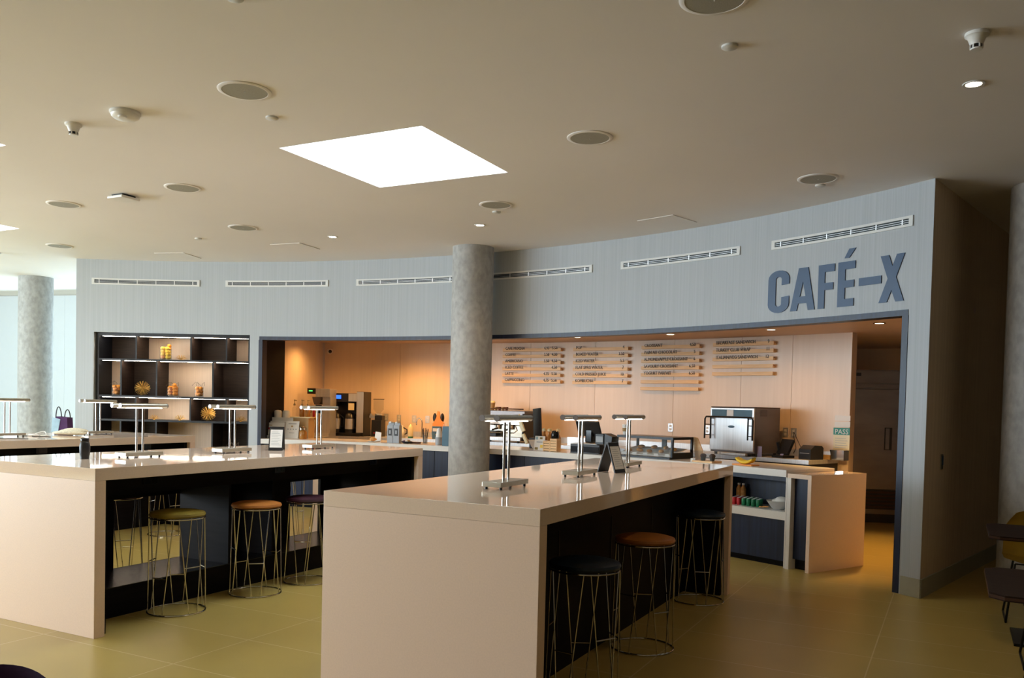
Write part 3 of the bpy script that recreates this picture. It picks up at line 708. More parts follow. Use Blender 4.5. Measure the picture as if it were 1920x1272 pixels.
# ================================================================ CAFE COUNTERS
ZF = .957
fc = thing('service_counter', 'curved navy service counter with white stone top along the cafe opening', 'counter')
MB().arc(107.6, 63.35, RW-.02, 10.55, ZF-.068, ZF).build('worktop', 'quartz_white', fc)
MB().arc(107.6, 68.9, RW+.03, 10.5, .06, ZF-.0685).arc(68.9, 63.45, RW+.45, 10.5, .06, ZF-.0685).arc(68.9, 63.45, RW+.03, 10.5, .06, .465).arc(68.9, 63.45, RW+.03, RW+.06, ZF-.115, ZF-.0685).build('cabinet', 'navy', fc)
MB().arc(107.6, 63.45, RW+.07, 10.45, 0, .0595).build('toe_kick', 'ink', fc)
MB().arc(68.88, 63.45, RW+.005, 10.2, .4655, .545).build('lower_shelf', 'quartz_white', fc)
MB().arc(63.44, 63.36, RW-.0, 10.5, .0, ZF-.0685, .1).build('end_leg', 'quartz_white', fc)
mb = MB()
for a_ in (104, 100, 96, 92, 88, 84, 80, 76, 72): mb.arc(a_+.02, a_-.02, RW+.028, RW+.0295, .07, ZF-.075, .1)
mb.build('panel_joint', 'ink', fc, smooth=False)
em = thing('counter_end_unit', 'cream stone waterfall end unit at the right end of the service counter', 'counter end')
MB().arc(63.30, 61.72, RW-.01, 10.64, .885, .927, .8).arc(61.95, 61.72, RW-.01, 10.64, 0, .885, .23).build('stone_shell', 'quartz', em)
MB().arc(63.30, 63.05, RW-.01, RW+.2, 0, .8845, .25).build('leg', 'quartz_white', em)
MB().arc(63.04, 61.96, RW+.05, 10.6, .1, .8845, .6).build('cabinet', 'navy', em)
MB().arc(63.04, 61.96, RW+.09, 10.5, 0, .0995, .6).build('toe_kick', 'ink', em)
ZB = .955
bc = thing('back_counter', 'stainless steel back counter running along the cafe wall', 'counter')
MB().arc(107.7, 68.05, 11.5, RB-.002, ZB-.05, ZB).build('worktop', 'steel', bc)
MB().arc(107.9, 105.2, 10.98, 11.499, ZB-.05, ZB).build('return_worktop', 'steel', bc)
MB().arc(107.9, 105.3, 11.0, 11.55, .0, ZB-.0505).build('return_cabinet', 'black', bc)
MB().arc(107.7, 68.10, 11.56, RB-.01, .08, ZB-.0505).build('cabinet', 'black', bc)
MB().arc(107.7, 68.10, 11.62, RB-.05, 0, .0795).build('toe_kick', 'black', bc)
MB().arc(107.7, 68.05, RB-.022, RB-.003, ZB+.0005, ZB+.085).build('backsplash', 'steel', bc)

def cpos(u, r, z=ZF): return PA(AN(u, r, z), r, z)
def crot(u, r, z=ZF): return math.radians(AN(u, r, z)-90)   # local +y points away from the room centre
def cthing(name, lab, cat, u, r, z=ZF, group=None, drz=0): return thing(name, lab, cat, cpos(u, r, z), crot(u, r, z)+drz, group)

# ---------------------------------------------------------------- menu boards (rails with lettering)
def board(idx, u0, u1, nr, z0, dz, lines, lab):
    a0, a1 = AN(u0, RB-.05, 2.3), AN(u1, RB-.05, 2.3)
    t = thing('menu_board', lab, 'menu board', (0, 0, 0), 0, 'maple rail menu boards')
    Lm = math.radians(a0-a1)*RB
    for k in range(nr):
        z = z0-k*dz
        r_ = MB().arc(a0, a1, RB-.062, RB-.001, z-.012, z+.012).arc(a0, a1, RB-.062, RB-.056, z+.012, z+.036).build('rail', 'maple', t)
        if k < len(lines):
            left, price = lines[k]
            mb = MB()
            for txt, al in ((left, 0), (price, 1)):
                if not txt: continue
                v, f = text_pts(txt, .064); v = [(p[0]*.84, p[1], p[2]) for p in v]
                wd = max(p[0] for p in v); x0 = .05 if al == 0 else Lm-.06-wd*1.0
                vs = [PA(a0-math.degrees((x0+p[0])/RB), RB-.069, z+.016+p[1]*1.0) for p in v]
                mb.poly(vs, f)
            geom = mb.bm.faces[:]
            ex = bmesh.ops.extrude_face_region(mb.bm, geom=geom)
            for v_ in ex['geom']:
                if isinstance(v_, bmesh.types.BMVert):
                    dv = Vector((v_.co.x-C0[0], v_.co.y-C0[1], 0)).normalized(); v_.co += dv*.005
            mb.build('lettering', 'letter', r_, smooth=False)
board(0, 943, 1052, 6, 2.375, .099, [('CAFE MOCHA', '4.95   5.50'), ('COFFEE', '3.50   4.00'), ('AMERICANO', '3.50   4.50'), ('ICED COFFEE', '4.50'), ('LATTE', '4.75   5.50'), ('CAPPUCCINO', '4.75   5.50')], 'maple rail menu board of coffees, leftmost of the four')
board(1, 1075, 1178, 6, 2.375, .100, [('POP', '4'), ('BOXED WATER', '3.50'), ('ICED WATER', '5.5'), ('FLAT SPRG WATER', '7'), ('COLD PRESSED JUICE', '10'), ('KOMBUCHA', '7')], 'maple rail menu board of cold drinks above the register')
board(2, 1203, 1312, 7, 2.385, .099, [('CROISSANT', '4.50'), ('PAIN AU CHOCOLAT', '5'), ('ALMOND/APPLE CROISSANT', '6'), ('SAVOURY CROISSANT', '6.50'), ('YOGURT PARFAIT', '6.50')], 'maple rail menu board of croissants with two empty rails')
board(3, 1337, 1451, 5, 2.395, .099, [('BREAKFAST SANDWICH', '9'), ('TURKEY CLUB WRAP', '11'), ('ITALIAN/VEG SANDWICH', '12')], 'maple rail menu board of sandwiches, rightmost of the four')

# ---------------------------------------------------------------- back wall outlets, camera
def outlet(u, v, lab, m='steel'):
    a_ = AN(u, RB, 1.15); p = PA(a_, RB-.001, 0); 
    lo, hi = 0, 3
    for _ in range(30):
        z = (lo+hi)/2
        if prj(p[0], p[1], z)[1] > v: lo = z
        else: hi = z
    t = thing('wall_outlet', lab, 'outlet', (p[0], p[1], z), math.radians(a_-90), 'outlets on the cafe back wall')
    MB().box(-.038, .038, -.006, 0, -.060, .060, bev=.002).build('plate', m, t)
    for zz in (-.024, .024): MB().box(-.017, .017, -.009, -.0062, zz-.016, zz+.016, bev=.002).build('socket', 'white', t)
for u, v, l in ((724, 783, 'wall outlet right of the black espresso grinder'), (748, 785, 'wall outlet above the grey cartons, second from left'), (776.5, 786, 'wall outlet with a black plug above the cream bottle'), (801.5, 787, 'wall outlet between faucet and orange board'),
                (1257, 802, 'wall outlet above the pastry case'), (1326, 806, 'wall outlet just left of the steel oven'), (1472.5, 811, 'wall outlet with black plug at the right side of the oven'), (1488, 812, 'wall outlet above the black receipt printer')): outlet(u, v, l)
p = npos; a_ = 107.45
cp = PA(107.3, RB-.03, 2.36)
t = thing('security_camera', 'small white round security camera high in the left corner of the cafe', 'camera', cp, math.radians(17))
MB().box(-.02, .02, -.02, .03, -.03, .03).build('mount', 'white', t); MB().ball((0, -.06, -.01), .048, 20).build('body', 'white', t); MB().ball((.018, -.088, -.012), .030, 16).build('lens', 'blackgloss', t)

# ================================================================ FRONT COUNTER ITEMS (left part)
t = cthing('display_stand', 'white stepped display stand with price cards at the left end of the counter', 'stand', 531, 10.25)
MB().box(-.25, .25, -.05, .12, 0, .245).box(-.24, .20, .0, .14, .2455, .30).build('body', 'white', t)
MB().box(-.32, .02, -.16, -.051, 0, .035).build('tray', 'white', t)
def card(lab, u, r, w, h, m='paper', tilt=-.18, marks=(), name='notice_card', z=ZF, grp=None, thick=.004):
    t = cthing(name, lab, 'card', u, r, z, grp)
    X = Matrix.Rotation(tilt, 4, 'X')
    c = MB().box(-w/2, w/2, -thick/2, thick/2, .001, h, X).build('sheet', m, t)
    for (x0, x1, z0, z1, mm) in marks: MB().box(x0*w-w/2, x1*w-w/2, -thick/2-.0016, -thick/2-.0004, z0*h, z1*h, X).build('printed_mark', mm, c)
    return t
card('white card with a red and black logo leaning on the white stand', 515, 10.12, .27, .225, marks=((.08, .42, .55, .68, 'red'), (.52, .76, .55, .66, 'black'), (.1, .3, .8, .86, 'kraft'), (.1, .5, .2, .24, 'milkgrey')))
card('white printed price card leaning on the white stand, right of the logo card', 546, 10.13, .21, .255, marks=((.2, .8, .82, .87, 'milkgrey'), (.42, .56, .66, .74, 'kraft'), (.15, .25, .5, .56, 'milkgrey'), (.35, .45, .5, .56, 'milkgrey'), (.55, .65, .5, .56, 'milkgrey'), (.75, .85, .5, .56, 'milkgrey'), (.3, .7, .3, .33, 'milkgrey')))
for u, l in ((521, 'small white lidded jar on top of the white stand, at left'), (536.5, 'small white lidded jar on top of the white stand, at right')):
    t = cthing('sugar_jar', l, 'jar', u, 10.32, ZF+.301, 'white lidded jars')
    MB().lathe([(.050, 0), (.054, .008), (.054, .085), (.050, .09)], n=24).build('body', 'white', t); MB().lathe([(.050, .0905), (.046, .10), (.012, .106), (0, .107)], n=24).build('lid', 'offwhite', t)
t = cthing('kraft_box', 'brown kraft box with cream top holding syrup bottles', 'box', 573, 10.35)
MB().box(-.17, .09, -.10, .10, 0, .30).build('body', 'kraft', t); MB().box(-.20, .12, -.11, .11, .3005, .315).build('top_board', 'cream', t)
for u, sm, l in ((552, 'glass', 'clear syrup bottle with a tall pump on the kraft box'), (566, 'amber', 'amber syrup bottle with pump behind the far left island lamp'), (577, 'amber', 'amber syrup bottle at the right end of the kraft box')):
    t = cthing('syrup_bottle', l, 'bottle', u, 10.35, ZF+.3155, 'pump syrup bottles')
    MB().lathe([(.034, 0), (.036, .004), (.036, .12), (.014, .15), (.014, .165), (0, .165)], n=20).build('body', sm, t)
    MB().lathe([(.016, .1655), (.016, .19), (.005, .193), (.005, .24), (0, .24)], n=14).tube([(0, 0, .24), (-.0, -.02, .245), (.045, -.02, .238)], .006, 8).build('pump', 'kraft', t)
t = cthing('sugar_canister', 'small steel canister lying open in front of the kraft box', 'canister', 568, 10.08)
MB().lathe([(.05, 0), (.055, .01), (.055, .10), (.03, .13)], n=22).build('body', 'amber', t); MB().lathe([(.05, 0), (.052, .03), (.03, .05), (0, .052)], (0, -.01, .131), 22).build('lid', 'chrome', t)
t = cthing('price_strip', 'narrow cream card with red pictures hanging at the brewer side', 'card', 588, 10.45)
MB().box(-.028, .028, -.004, .004, .22, .47).build('sheet', 'cream', t); MB().box(-.02, .02, -.006, -.0045, .28, .44).build('printed_mark', 'red', t); MB().box(-.004, .004, .005, .010, 0, .30).box(-.02, .02, -.01, .03, 0, .004).build('stand', 'blackmetal', t)

# croissant plate
t = cthing('plate', 'small white plate under the croissant on the counter', 'plate', 701, 10.05)
MB().lathe([(.05, 0), (.09, .008), (.095, .012), (.05, .006), (0, .006)], n=28).build('plate_body', 'white', t)
t = cthing('croissant', 'golden croissant on a white plate left of the grey cartons', 'croissant', 700, 10.05, ZF+.009)
mb = MB(); pts = []; rs = []
for k in range(13):
    q = k/12; pts.append((-.055+.11*q, -.02*math.sin(PI*q), .028)); rs.append(.006+.026*math.sin(PI*q)*(1 if k % 2 else .88))
mb.tube(pts, rs, 12).build('body', 'pastry', t)
single(MB().prism([(-.05, 0), (.05, 0), (.058, .13), (-.03, .14)], -.008, .008, axis='y'), 'paper_bag', 'paper', 'white paper bag standing behind the croissant', 'paper bag', cpos(708, 10.16), crot(708, 10.16))
# cartons
for u, l in ((733.5, 'grey milk carton with black label, left of the pair'), (745, 'grey milk carton with black label, right of the pair')):
    t = cthing('milk_carton', l, 'carton', u, 10.0, group='grey milk cartons on the counter')
    MB().box(-.046, .046, -.04, .04, 0, .245, bev=.004).prism([(-.046, .245), (.046, .245), (.040, .285), (-.040, .285)], -.012, .012, axis='y').build('body', 'milkgrey', t)
    MB().box(-.030, .030, -.0425, -.0405, .10, .20, bev=.0005).build('label', 'black', t); MB().box(-.012, .012, -.0445, -.043, .125, .175).build('label_print', 'milkgrey', t)
    MB().lathe([(.020, 0), (.020, .02), (0, .02)], (0, -.02, .275), 14).build('cap', 'white', t)
t = cthing('milk_jug', 'white handled jug on the steel back counter behind the grey cartons', 'jug', 751, 11.7, ZB)
MB().lathe([(.07, 0), (.075, .01), (.07, .12), (.04, .17), (.04, .20), (0, .20)], n=20).build('body', 'white', t); MB().tube([(.06, 0, .05), (.11, 0, .07), (.11, 0, .13), (.05, 0, .16)], .01, 8).build('handle', 'black', t)
t = cthing('jam_jars_dish', 'dark dish of sample packets beside the grey cartons', 'dish', 762, 9.98)
MB().lathe([(.04, 0), (.075, .02), (.08, .03), (.04, .012), (0, .012)], n=24).build('bowl_body', 'black', t)
for k, mm in enumerate(('purple', 'paper', 'kraft')): MB().cbox((-.03+.03*k, -.01+.01*k, .032+.004*k), (.035, .05, .012), .4*k, rx=.2).build('packet', mm, t)
single(MB().cbox((0, 0, .012), (.17, .06, .022), 0, bev=.002), 'chocolate_bar', 'choc', 'long dark chocolate bar packet lying on the counter', 'chocolate bar', cpos(777, 10.05), crot(777, 10.05)+.1)
t = cthing('squeeze_bottle', 'cream squeeze bottle with green base on the back counter', 'bottle', 769.5, 11.65, ZB)
MB().lathe([(.040, .026), (.040, .17), (.02, .20), (.006, .22), (0, .225)], n=20).build('body', 'cream', t); MB().lathe([(.042, 0), (.042, .0255), (0, .0255)], n=20).build('base', 'green', t)
t = cthing('faucet', 'slim chrome gooseneck faucet at the back counter', 'faucet', 791, 11.95, ZB)
MB().tube([(.0, 0, 0), (0, 0, .24), (-.01, 0, .29), (-.045, 0, .32), (-.085, 0, .30), (-.10, 0, .25), (-.10, 0, .20)], .009, 10).build('spout', 'chrome', t); MB().tube([(.0, 0, .05), (.05, -.02, .07)], .007, 8).lathe([(.022, 0), (.022, .02), (.012, .03)], n=16).build('lever', 'chrome', t)
t = cthing('utensil_holder', 'clear jar of black forks and knives on the counter', 'jar', 797, 10.05)
MB().lathe([(.035, 0), (.04, .004), (.042, .12), (.039, .12), (.036, .006), (0, .006)], n=20).build('jar_body', 'glass', t)
for k in range(7):
    aa = k*.9; MB().tube([(.018*math.cos(aa), .018*math.sin(aa), .01), (.045*math.cos(aa), .03*math.sin(aa), .20+.01*(k % 3))], .0045, 6).build('utensil', 'black', t)
t = cthing('cutting_board', 'orange paddle cutting board leaning upright at the back counter', 'cutting board', 821, 11.85, ZB)
MB().prism([(-.10, 0), (.11, 0), (.105, .25), (.05, .29), (.03, .34), (.025, .43), (-.015, .44), (-.03, .34), (-.06, .28), (-.095, .24)], -.009, .009, axis='y').build('board', 'boards', t)
for du, l in ((814.5, 'black oval paddle sticking out left of the orange cutting board'), (828.5, 'black oval paddle sticking out right of the orange cutting board')):
    t = cthing('serving_paddle', l, 'paddle', du, 11.95, ZB, 'black oval paddles')
    MB().ball((0, 0, .33), 1, 16, (.035, .010, .075)).build('blade', 'black', t); MB().box(-.01, .01, -.006, .006, 0, .26).build('handle', 'black', t)
t = cthing('snack_bag', 'blue and white snack bag with yellow print in front of the orange board', 'snack bag', 819, 11.65, ZB)
MB().prism([(-.07, .0), (.07, 0), (.08, .10), (.072, .20), (-.072, .20), (-.08, .10)], -.025, .025, axis='y').build('bag', 'slate', t); MB().box(-.06, .06, -.028, -.0255, .12, .17).build('band', 'paper', t); MB().cbox((.025, -.028, .07), (.06, .004, .04), 0, ry=-.4).build('printed_mark', 'lemon', t)
t = cthing('metal_canister', 'dark grey canister on the counter left of the column', 'canister', 823, 10.0)
MB().lathe([(.05, 0), (.05, .10), (.047, .104), (0, .104)], n=24).build('body', 'milkgrey', t); MB().lathe([(.045, 0), (.035, .08), (.02, .12), (0, .125)], (0, 0, .1045), 14).build('wrapped_snacks', 'paper', t)
single(MB().box(-.05, .05, -.06, .06, 0, .26, bev=.003), 'blue_box', 'slate', 'upright blue box on the counter touching the column edge', 'box', cpos(839, 9.86), crot(839, 9.86))
t = cthing('tall_tumbler', 'clear tumbler with straws behind the blue box', 'tumbler', 834, 10.15)
MB().lathe([(.035, 0), (.045, .20), (.042, .20), (.032, .006), (0, .006)], n=20).build('cup', 'glass', t); MB().tube([(0, 0, .02), (.03, 0, .29)], .004, 6).tube([(0, .01, .02), (-.03, .01, .28)], .004, 6).build('straw', 'white', t)

# ---------------------------------------------------------------- brewers on back counter
t = cthing('bulk_coffee_grinder', 'tall steel and black coffee grinder with green display', 'coffee grinder', 603, 11.28, ZB, drz=.0)
MB().box(-.06, .18, -.12, .14, .62, .75, bev=.004).box(.05, .18, -.10, .14, .05, .62).box(-.12, .18, -.14, .14, 0, .05, bev=.004).build('housing', 'steel', t)
h = MB().box(-.20, -.061, -.125, .10, .665, .755, bev=.004).build('control_panel', 'black', t); MB().box(-.17, -.11, -.128, -.1255, .705, .722).build('display', 'display_g', h)
MB().prism([(-.14, .62), (.03, .62), (-.0, .54), (-.02, .50), (-.10, .50), (-.12, .54)], -.07, .05, axis='y').build('funnel', 'steeldark', t)
MB().lathe([(.05, .36), (.055, .37), (.05, .495), (0, .495)], (-.05, -.02, 0), 20).build('basket', 'black', t); MB().prism([(-.20, .36), (-.07, .46), (-.07, .495), (-.22, .39)], -.02, .02, axis='y').build('chute_arm', 'kraft', t)
t = cthing('coffee_brewer', 'wide black and steel twin coffee brewer with blue screen', 'coffee brewer', 649, 11.72, ZB)
MB().box(-.32, .32, -.16, .16, .55, .69, bev=.004).box(.24, .36, -.16, .16, 0, .72, bev=.003).box(-.32, .24, .02, .16, .05, .55).box(-.32, .32, -.22, .16, 0, .05, bev=.003).build('housing', 'black', t)
MB().box(.10, .24, -.164, -.1605, .56, .685).build('steel_panel', 'steel', t); MB().box(.242, .358, -.164, -.1605, .06, .715).build('steel_side', 'steel', t)
MB().box(-.13, -.03, -.165, -.1605, .60, .66).build('display', 'display_b', t); MB().box(.10, .20, -.165, -.162, .42, .53).build('notice', 'cream', t)
for sx in (-.15, .12): MB().lathe([(.06, .55), (.05, .47), (.02, .45), (0, .45)], (sx, -.07, 0), 20).build('filter_basket', 'black', t)
for u, l in ((630, 'steel thermal carafe under the left side of the twin brewer'), (656, 'steel thermal carafe under the right side of the twin brewer')):
    t = cthing('thermal_carafe', l, 'carafe', u, 11.63, ZB+.051, 'thermal carafes')
    MB().lathe([(.085, 0), (.085, .06), (0, .06)], n=24).lathe([(.085, .23), (.07, .30), (.03, .33), (0, .33)], n=24).tube([(.08, 0, .08), (.13, 0, .1), (.13, 0, .24), (.07, 0, .28)], .012, 8).build('base_and_lid', 'black', t)
    MB().lathe([(.082, .0605), (.082, .2295)], n=24).build('sleeve', 'steel', t)
single(MB().box(-.045, .045, -.004, .004, 0, .05, bev=.001), 'price_tag', 'cream', 'small cream tag standing in front of the right carafe', 'tag', cpos(650, 11.53, ZB), crot(650, 11.53, ZB))
t = cthing('espresso_grinder', 'black espresso grinder with clear bean hopper against the wall', 'coffee grinder', 709, 11.75, ZB)
MB().box(-.085, .085, -.09, .09, 0, .27, bev=.006).box(-.04, .085, -.06, .06, .27, .34, bev=.004).build('body', 'black', t)
MB().lathe([(.03, .37), (.085, .44), (.085, .60), (.082, .60), (.082, .445), (.027, .375)], n=24).build('hopper', 'glass', t); MB().lathe([(.09, .601), (.09, .612), (0, .612)], n=24).build('hopper_lid', 'black', t)
MB().lathe([(.05, .341), (.06, .35), (.06, .372), (0, .372)], n=20).box(-.15, -.05, -.03, .03, .30, .34).build('collar', 'steel', t); MB().lathe([(.02, 0), (.02, .03), (0, .03)], (-.135, 0, .341), 12).build('knob', 'steel', t)
for k, mm in enumerate(('red', 'milkgrey')): MB().lathe([(.012, 0), (.012, .006), (0, .006)], (-.03+.06*k, -.09, .06), 12, Matrix.Rotation(PI/2, 4, 'X')).build('button', mm, t)
single(MB().tube([(0, 0, .004), (.06, -.01, .004), (.12, .0, .03), (.2, .02, .07), (.26, .03, .1)], .004, 6), 'power_cord', 'black', 'black cord from the espresso grinder to the brewer', 'cord', cpos(686, 11.8, ZB), crot(686, 11.8, ZB))

# ---------------------------------------------------------------- espresso machine etc.
t = cthing('espresso_machine', 'wide chrome espresso machine right of the column', 'espresso machine', 948, 11.65, ZB)
X0_, X1_ = -.42, .36
MB().box(X0_, X1_, -.16, .24, .26, .38, bev=.015).build('boiler_body', 'chrome', t)
MB().box(X0_+.02, X1_-.02, -.05, .24, .38, .48, bev=.01).build('cup_warmer', 'steeldark', t)
MB().box(X0_, X1_, -.24, .24, .03, .085, bev=.004).build('drip_tray', 'steel', t); MB().box(X0_+.02, X1_-.02, .05, .24, .085, .26).build('back_panel', 'nickel', t)
for sx in (X0_+.05, X1_-.05):
    for sy in (-.2, .2): MB().lathe([(.02, 0), (.02, .029)], (sx, sy, 0), 12).build('foot', 'black', t)
MB().tube([(X0_, -.15, .505), (X1_, -.15, .505)], .008, 8).build('rail', 'brownedge', t); MB().tube([(X0_, -.25, .15), (X1_-.1, -.25, .15), (X1_-.06, -.22, .19), (X1_-.1, -.20, .25)], .008, 8).build('steam_pipe', 'chrome', t)
for sx in (-.28, -.05, .17):
    g = MB().lathe([(.04, .20), (.045, .26), (0, .26)], (sx, -.13, 0), 18).build('group_head', 'chrome', t)
    MB().tube([(sx, -.15, .215), (sx-.03, -.30, .19)], .013, 8).build('portafilter', 'black', g)
for k in range(5): MB().box(-.1+.05*k, -.06+.05*k, -.163, -.1605, .33, .36).build('button', 'slate' if k % 2 else 'white', t)
MB().box(-.36, -.12, -.10, .04, .09, .17).build('knock_box', 'black', t); MB().box(X1_+.002, X1_+.03, -.2, .24, .03, .44, bev=.01).build('side_panel', 'black', t)
t = cthing('iced_coffee_cup', 'iced coffee cup with pale lid on top of the espresso machine', 'cup', 923, 11.75, ZB+.481)
MB().lathe([(.032, 0), (.045, .11), (0, .11)], n=22).build('cup', 'kraft', t); MB().lathe([(.047, .1105), (.045, .125), (.036, .14), (0, .142)], n=22).build('lid', 'cream', t)
t = cthing('cup_stack', 'small stack of espresso cups on top of the machine', 'cups', 940, 11.75, ZB+.481)
for k in range(4): MB().lathe([(.018, 0), (.028, .05), (0, .05)], (-.09+.06*k, 0, 0), 14).build('cup', 'brownleather' if k % 2 else 'kraft', t)
t = cthing('payment_tablet', 'tall tilted black tablet with cream side arm beside the espresso machine', 'tablet', 1009, 10.40, ZF)
X = Matrix.Rotation(.18, 4, 'Y')
MB().box(-.035, .085, -.05, -.02, .13, .53, Matrix.Rotation(-.16, 4, 'Y') @ Matrix.Rotation(-.15, 4, 'X'), bev=.006).build('screen', 'blackgloss', t); MB().box(-.12, -.07, -.06, -.03, .28, .52, Matrix.Rotation(-.42, 4, 'Y'), bev=.008).box(-.12, -.075, -.062, -.03, .12, .26, Matrix.Rotation(-.5, 4, 'Y'), bev=.008).build('arm', 'cream', t)
MB().box(-.10, .08, -.07, .05, 0, .14, bev=.01).build('base', 'black', t)
t = cthing('milk_pitcher', 'pale bowl shaped pitcher under the tilted tablet', 'pitcher', 1008, 10.15)
MB().lathe([(.05, 0), (.085, .04), (.125, .12), (.12, .12), (.08, .045), (0, .012)], n=28).build('bowl_body', 'offwhite', t)
card('white card with printed flowers on the service counter', 1010, 9.93, .15, .185, marks=((.05, .3, .75, .95, 'denim'), (.5, .75, .78, .92, 'olive'), (.2, .8, .55, .62, 'milkgrey'), (.1, .4, .05, .22, 'olive'), (.6, .85, .2, .4, 'lemon')), name='flower_card')
for u, l, nn_ in ((1028, 'small pale wooden crate of wrapped cookies, left one beside the flower card', 4), (1041, 'pale wooden slatted crate, right of the cookie crate', 5)):
    t = cthing('wooden_crate', l, 'crate', u, 9.96, group='slatted crates on the counter')
    for k in range(nn_):
        MB().box(-.0415, .0415, -.048, -.042, .006+.032*k, .030+.032*k).build('slat', 'maple', t)
        MB().box(-.0415, .0415, .042, .048, .006+.032*k, .030+.032*k).build('slat', 'maple', t)
    MB().box(-.040, .040, -.040, .040, .002, .02+.032*(nn_-1)).build('contents', 'kraft', t); MB().box(-.05, -.042, -.05, .05, 0, .032*nn_).box(.042, .05, -.05, .05, 0, .032*nn_).build('post', 'maple', t)
t = cthing('domed_jar', 'black domed jar sitting on the right slatted crate', 'jar', 1040.5, 9.96, ZF+.161)
MB().lathe([(.048, 0), (.050, .01), (.050, .06), (.042, .09), (.02, .10), (0, .10)], n=24).build('body', 'blackgloss', t)
for u, l in ((1020, 'amber syrup bottle behind the flower card'), (1030, 'amber syrup bottle between crate and pitcher'), (1046, 'tall amber syrup bottle behind the domed jar')):
    t = cthing('amber_bottle', l, 'bottle', u, 10.35, group='amber syrup bottles behind the crates')
    MB().lathe([(.035, 0), (.036, .15), (.014, .20), (.014, .23), (0, .23)], n=18).build('body', 'amber', t); MB().lathe([(.03, .2305), (.032, .25), (.02, .27), (0, .27)], n=14).build('cap', 'cream', t)
single(MB().box(-.16, .16, -.005, .005, 0, .12), 'splash_guard', 'steel', 'low steel splash guard on the back counter behind the amber bottles', 'splash guard', cpos(1082, 11.6, ZB), crot(1082, 11.6, ZB))
# register
t = cthing('cash_drawer', 'wide black cash drawer on the counter under the register', 'cash drawer', 1108, 10.05)
MB().box(-.21, .21, -.14, .20, 0, .11, bev=.004).build('case', 'black', t); MB().box(-.20, .20, -.145, -.1405, .01, .085).build('drawer_front', 'blackgloss', t); MB().box(-.20, .16, -.12, .18, .1105, .118).build('papers', 'paper', t)
t = cthing('register_monitor', 'black touch screen monitor seen from behind on the cash drawer', 'monitor', 1110, 10.12, ZF+.119)
MB().box(-.16, .17, -.012, .012, .10, .30, Matrix.Rotation(.45, 4, 'X'), bev=.006).build('screen', 'black', t); MB().box(-.05, .06, -.09, .03, .004, .20, bev=.02).build('stand', 'blackgloss', t)
t = cthing('receipt_printer', 'dark receipt printer with angled side, right of the register monitor', 'printer', 1136, 9.95, ZF+.119)
MB().box(-.10, .02, -.08, .08, .0, .13, bev=.006).prism([(.0205, -.02), (.12, .02), (.13, .10), (.0205, .135)], -.07, .08, axis='y').build('body', 'black', t); MB().box(-.09, .01, -.084, -.0805, .03, .10).build('face_panel', 'milkgrey', t)
MB().box(.03, .12, -.06, .07, -.118, -.03).build('bracket', 'black', t)

# pastry case
t = cthing('pastry_case', 'glass pastry display case with black frame on the service counter', 'display case', 1224, 10.12, ZF, drz=-.02)
w, dd, hh = .39, .24, .245
MB().box(-w, w, -dd, dd, 0, .018).box(-w, w, -dd+.06, dd, hh-.028, hh).box(w-.022, w, dd-.03, dd, .018, hh-.028).box(w-.022, w, -dd+.05, -dd+.08, .018, hh-.028).box(-w, -w+.022, dd-.03, dd, .018, hh-.028).box(-.03, .03, dd-.02, dd, .018, hh-.028).box(w-.022, w, -dd+.08, dd-.03, .018, .07).build('frame', 'blackmetal', t)
MB().box(-w+.001, w-.001, -.003, .003, 0, .235, Matrix.Translation((0, -dd+.004, .0185)) @ Matrix.Rotation(-.24, 4, 'X')).build('front_glass', 'glass', t)
MB().box(-w-.004, -w, -dd+.02, dd, .018, hh-.03).build('side_glass', 'glass', t)
tr = MB().box(-w+.03, w-.03, -.19, .16, -.004, .004, Matrix.Translation((0, 0, .072)) @ Matrix.Rotation(.22, 4, 'X')).build('tray', 'paper', t)
for k in range(5): MB().box(-.31+.15*k, -.25+.15*k, -.185, -.182, .024, .055).build('price_card', 'paper', t)
for k, (sx, sy) in enumerate(((-.26, -.12), (-.12, -.1), (.03, -.12), (.18, -.1), (.28, .0), (-.2, .05), (-.02, .06), (.14, .06))):
    o = MB().ball((0, 0, .028), .030, 12, (1.5, 1, .7)).build('pastry', 'pastry'); tag(o, 'golden pastry in the glass case, ' + ('front left end', 'front, second from left', 'front middle', 'front, second from right', 'right end', 'rear left', 'rear middle', 'rear right')[k], 'pastry', 'pastries in the display case')
    pc = cpos(1224, 10.12); rz = crot(1224, 10.12)-.02
    zz = .072+.22*sy+.002
    v = Matrix.Translation(pc) @ Matrix.Rotation(rz, 4, 'Z') @ Vector((sx, sy, zz)); o.location = v; o.rotation_euler = (.1, .1, k*.7)
t = cthing('takeaway_cup', 'white paper cup with brown sleeve on top of the pastry case', 'cup', 1172.5, 10.10, ZF+.2455)
MB().lathe([(.027, 0), (.038, .11), (0, .11)], n=20).build('cup', 'white', t); MB().lathe([(.0325, .038), (.0365, .080), (.0375, .080), (.0338, .038)], n=20).build('sleeve', 'kraft', t); MB().lathe([(.040, .1105), (.038, .122), (0, .124)], n=20).build('lid', 'white', t)
t = cthing('wooden_scoop', 'pale wooden scoop board standing behind the muffin tray', 'scoop', 1307, 10.40)
MB().prism([(-.02, 0), (.08, 0), (.07, .10), (.0, .24), (-.05, .25), (-.06, .20)], -.008, .008, axis='y').build('board', 'maple', t)
t = cthing('muffin_tray', 'pale wooden tray with clear cover, holding two muffins', 'tray', 1325, 9.92)
MB().box(-.13, .13, -.09, .09, 0, .018, bev=.002).build('board', 'maple', t)
MB().box(-.12, .12, -.082, -.079, .0185, .12).box(-.12, .12, .079, .082, .0185, .12).box(-.123, -.12, -.082, .082, .0185, .12).box(.12, .123, -.082, .082, .0185, .12).box(-.123, .123, -.082, .082, .1205, .1235).build('cover', 'glass', t)
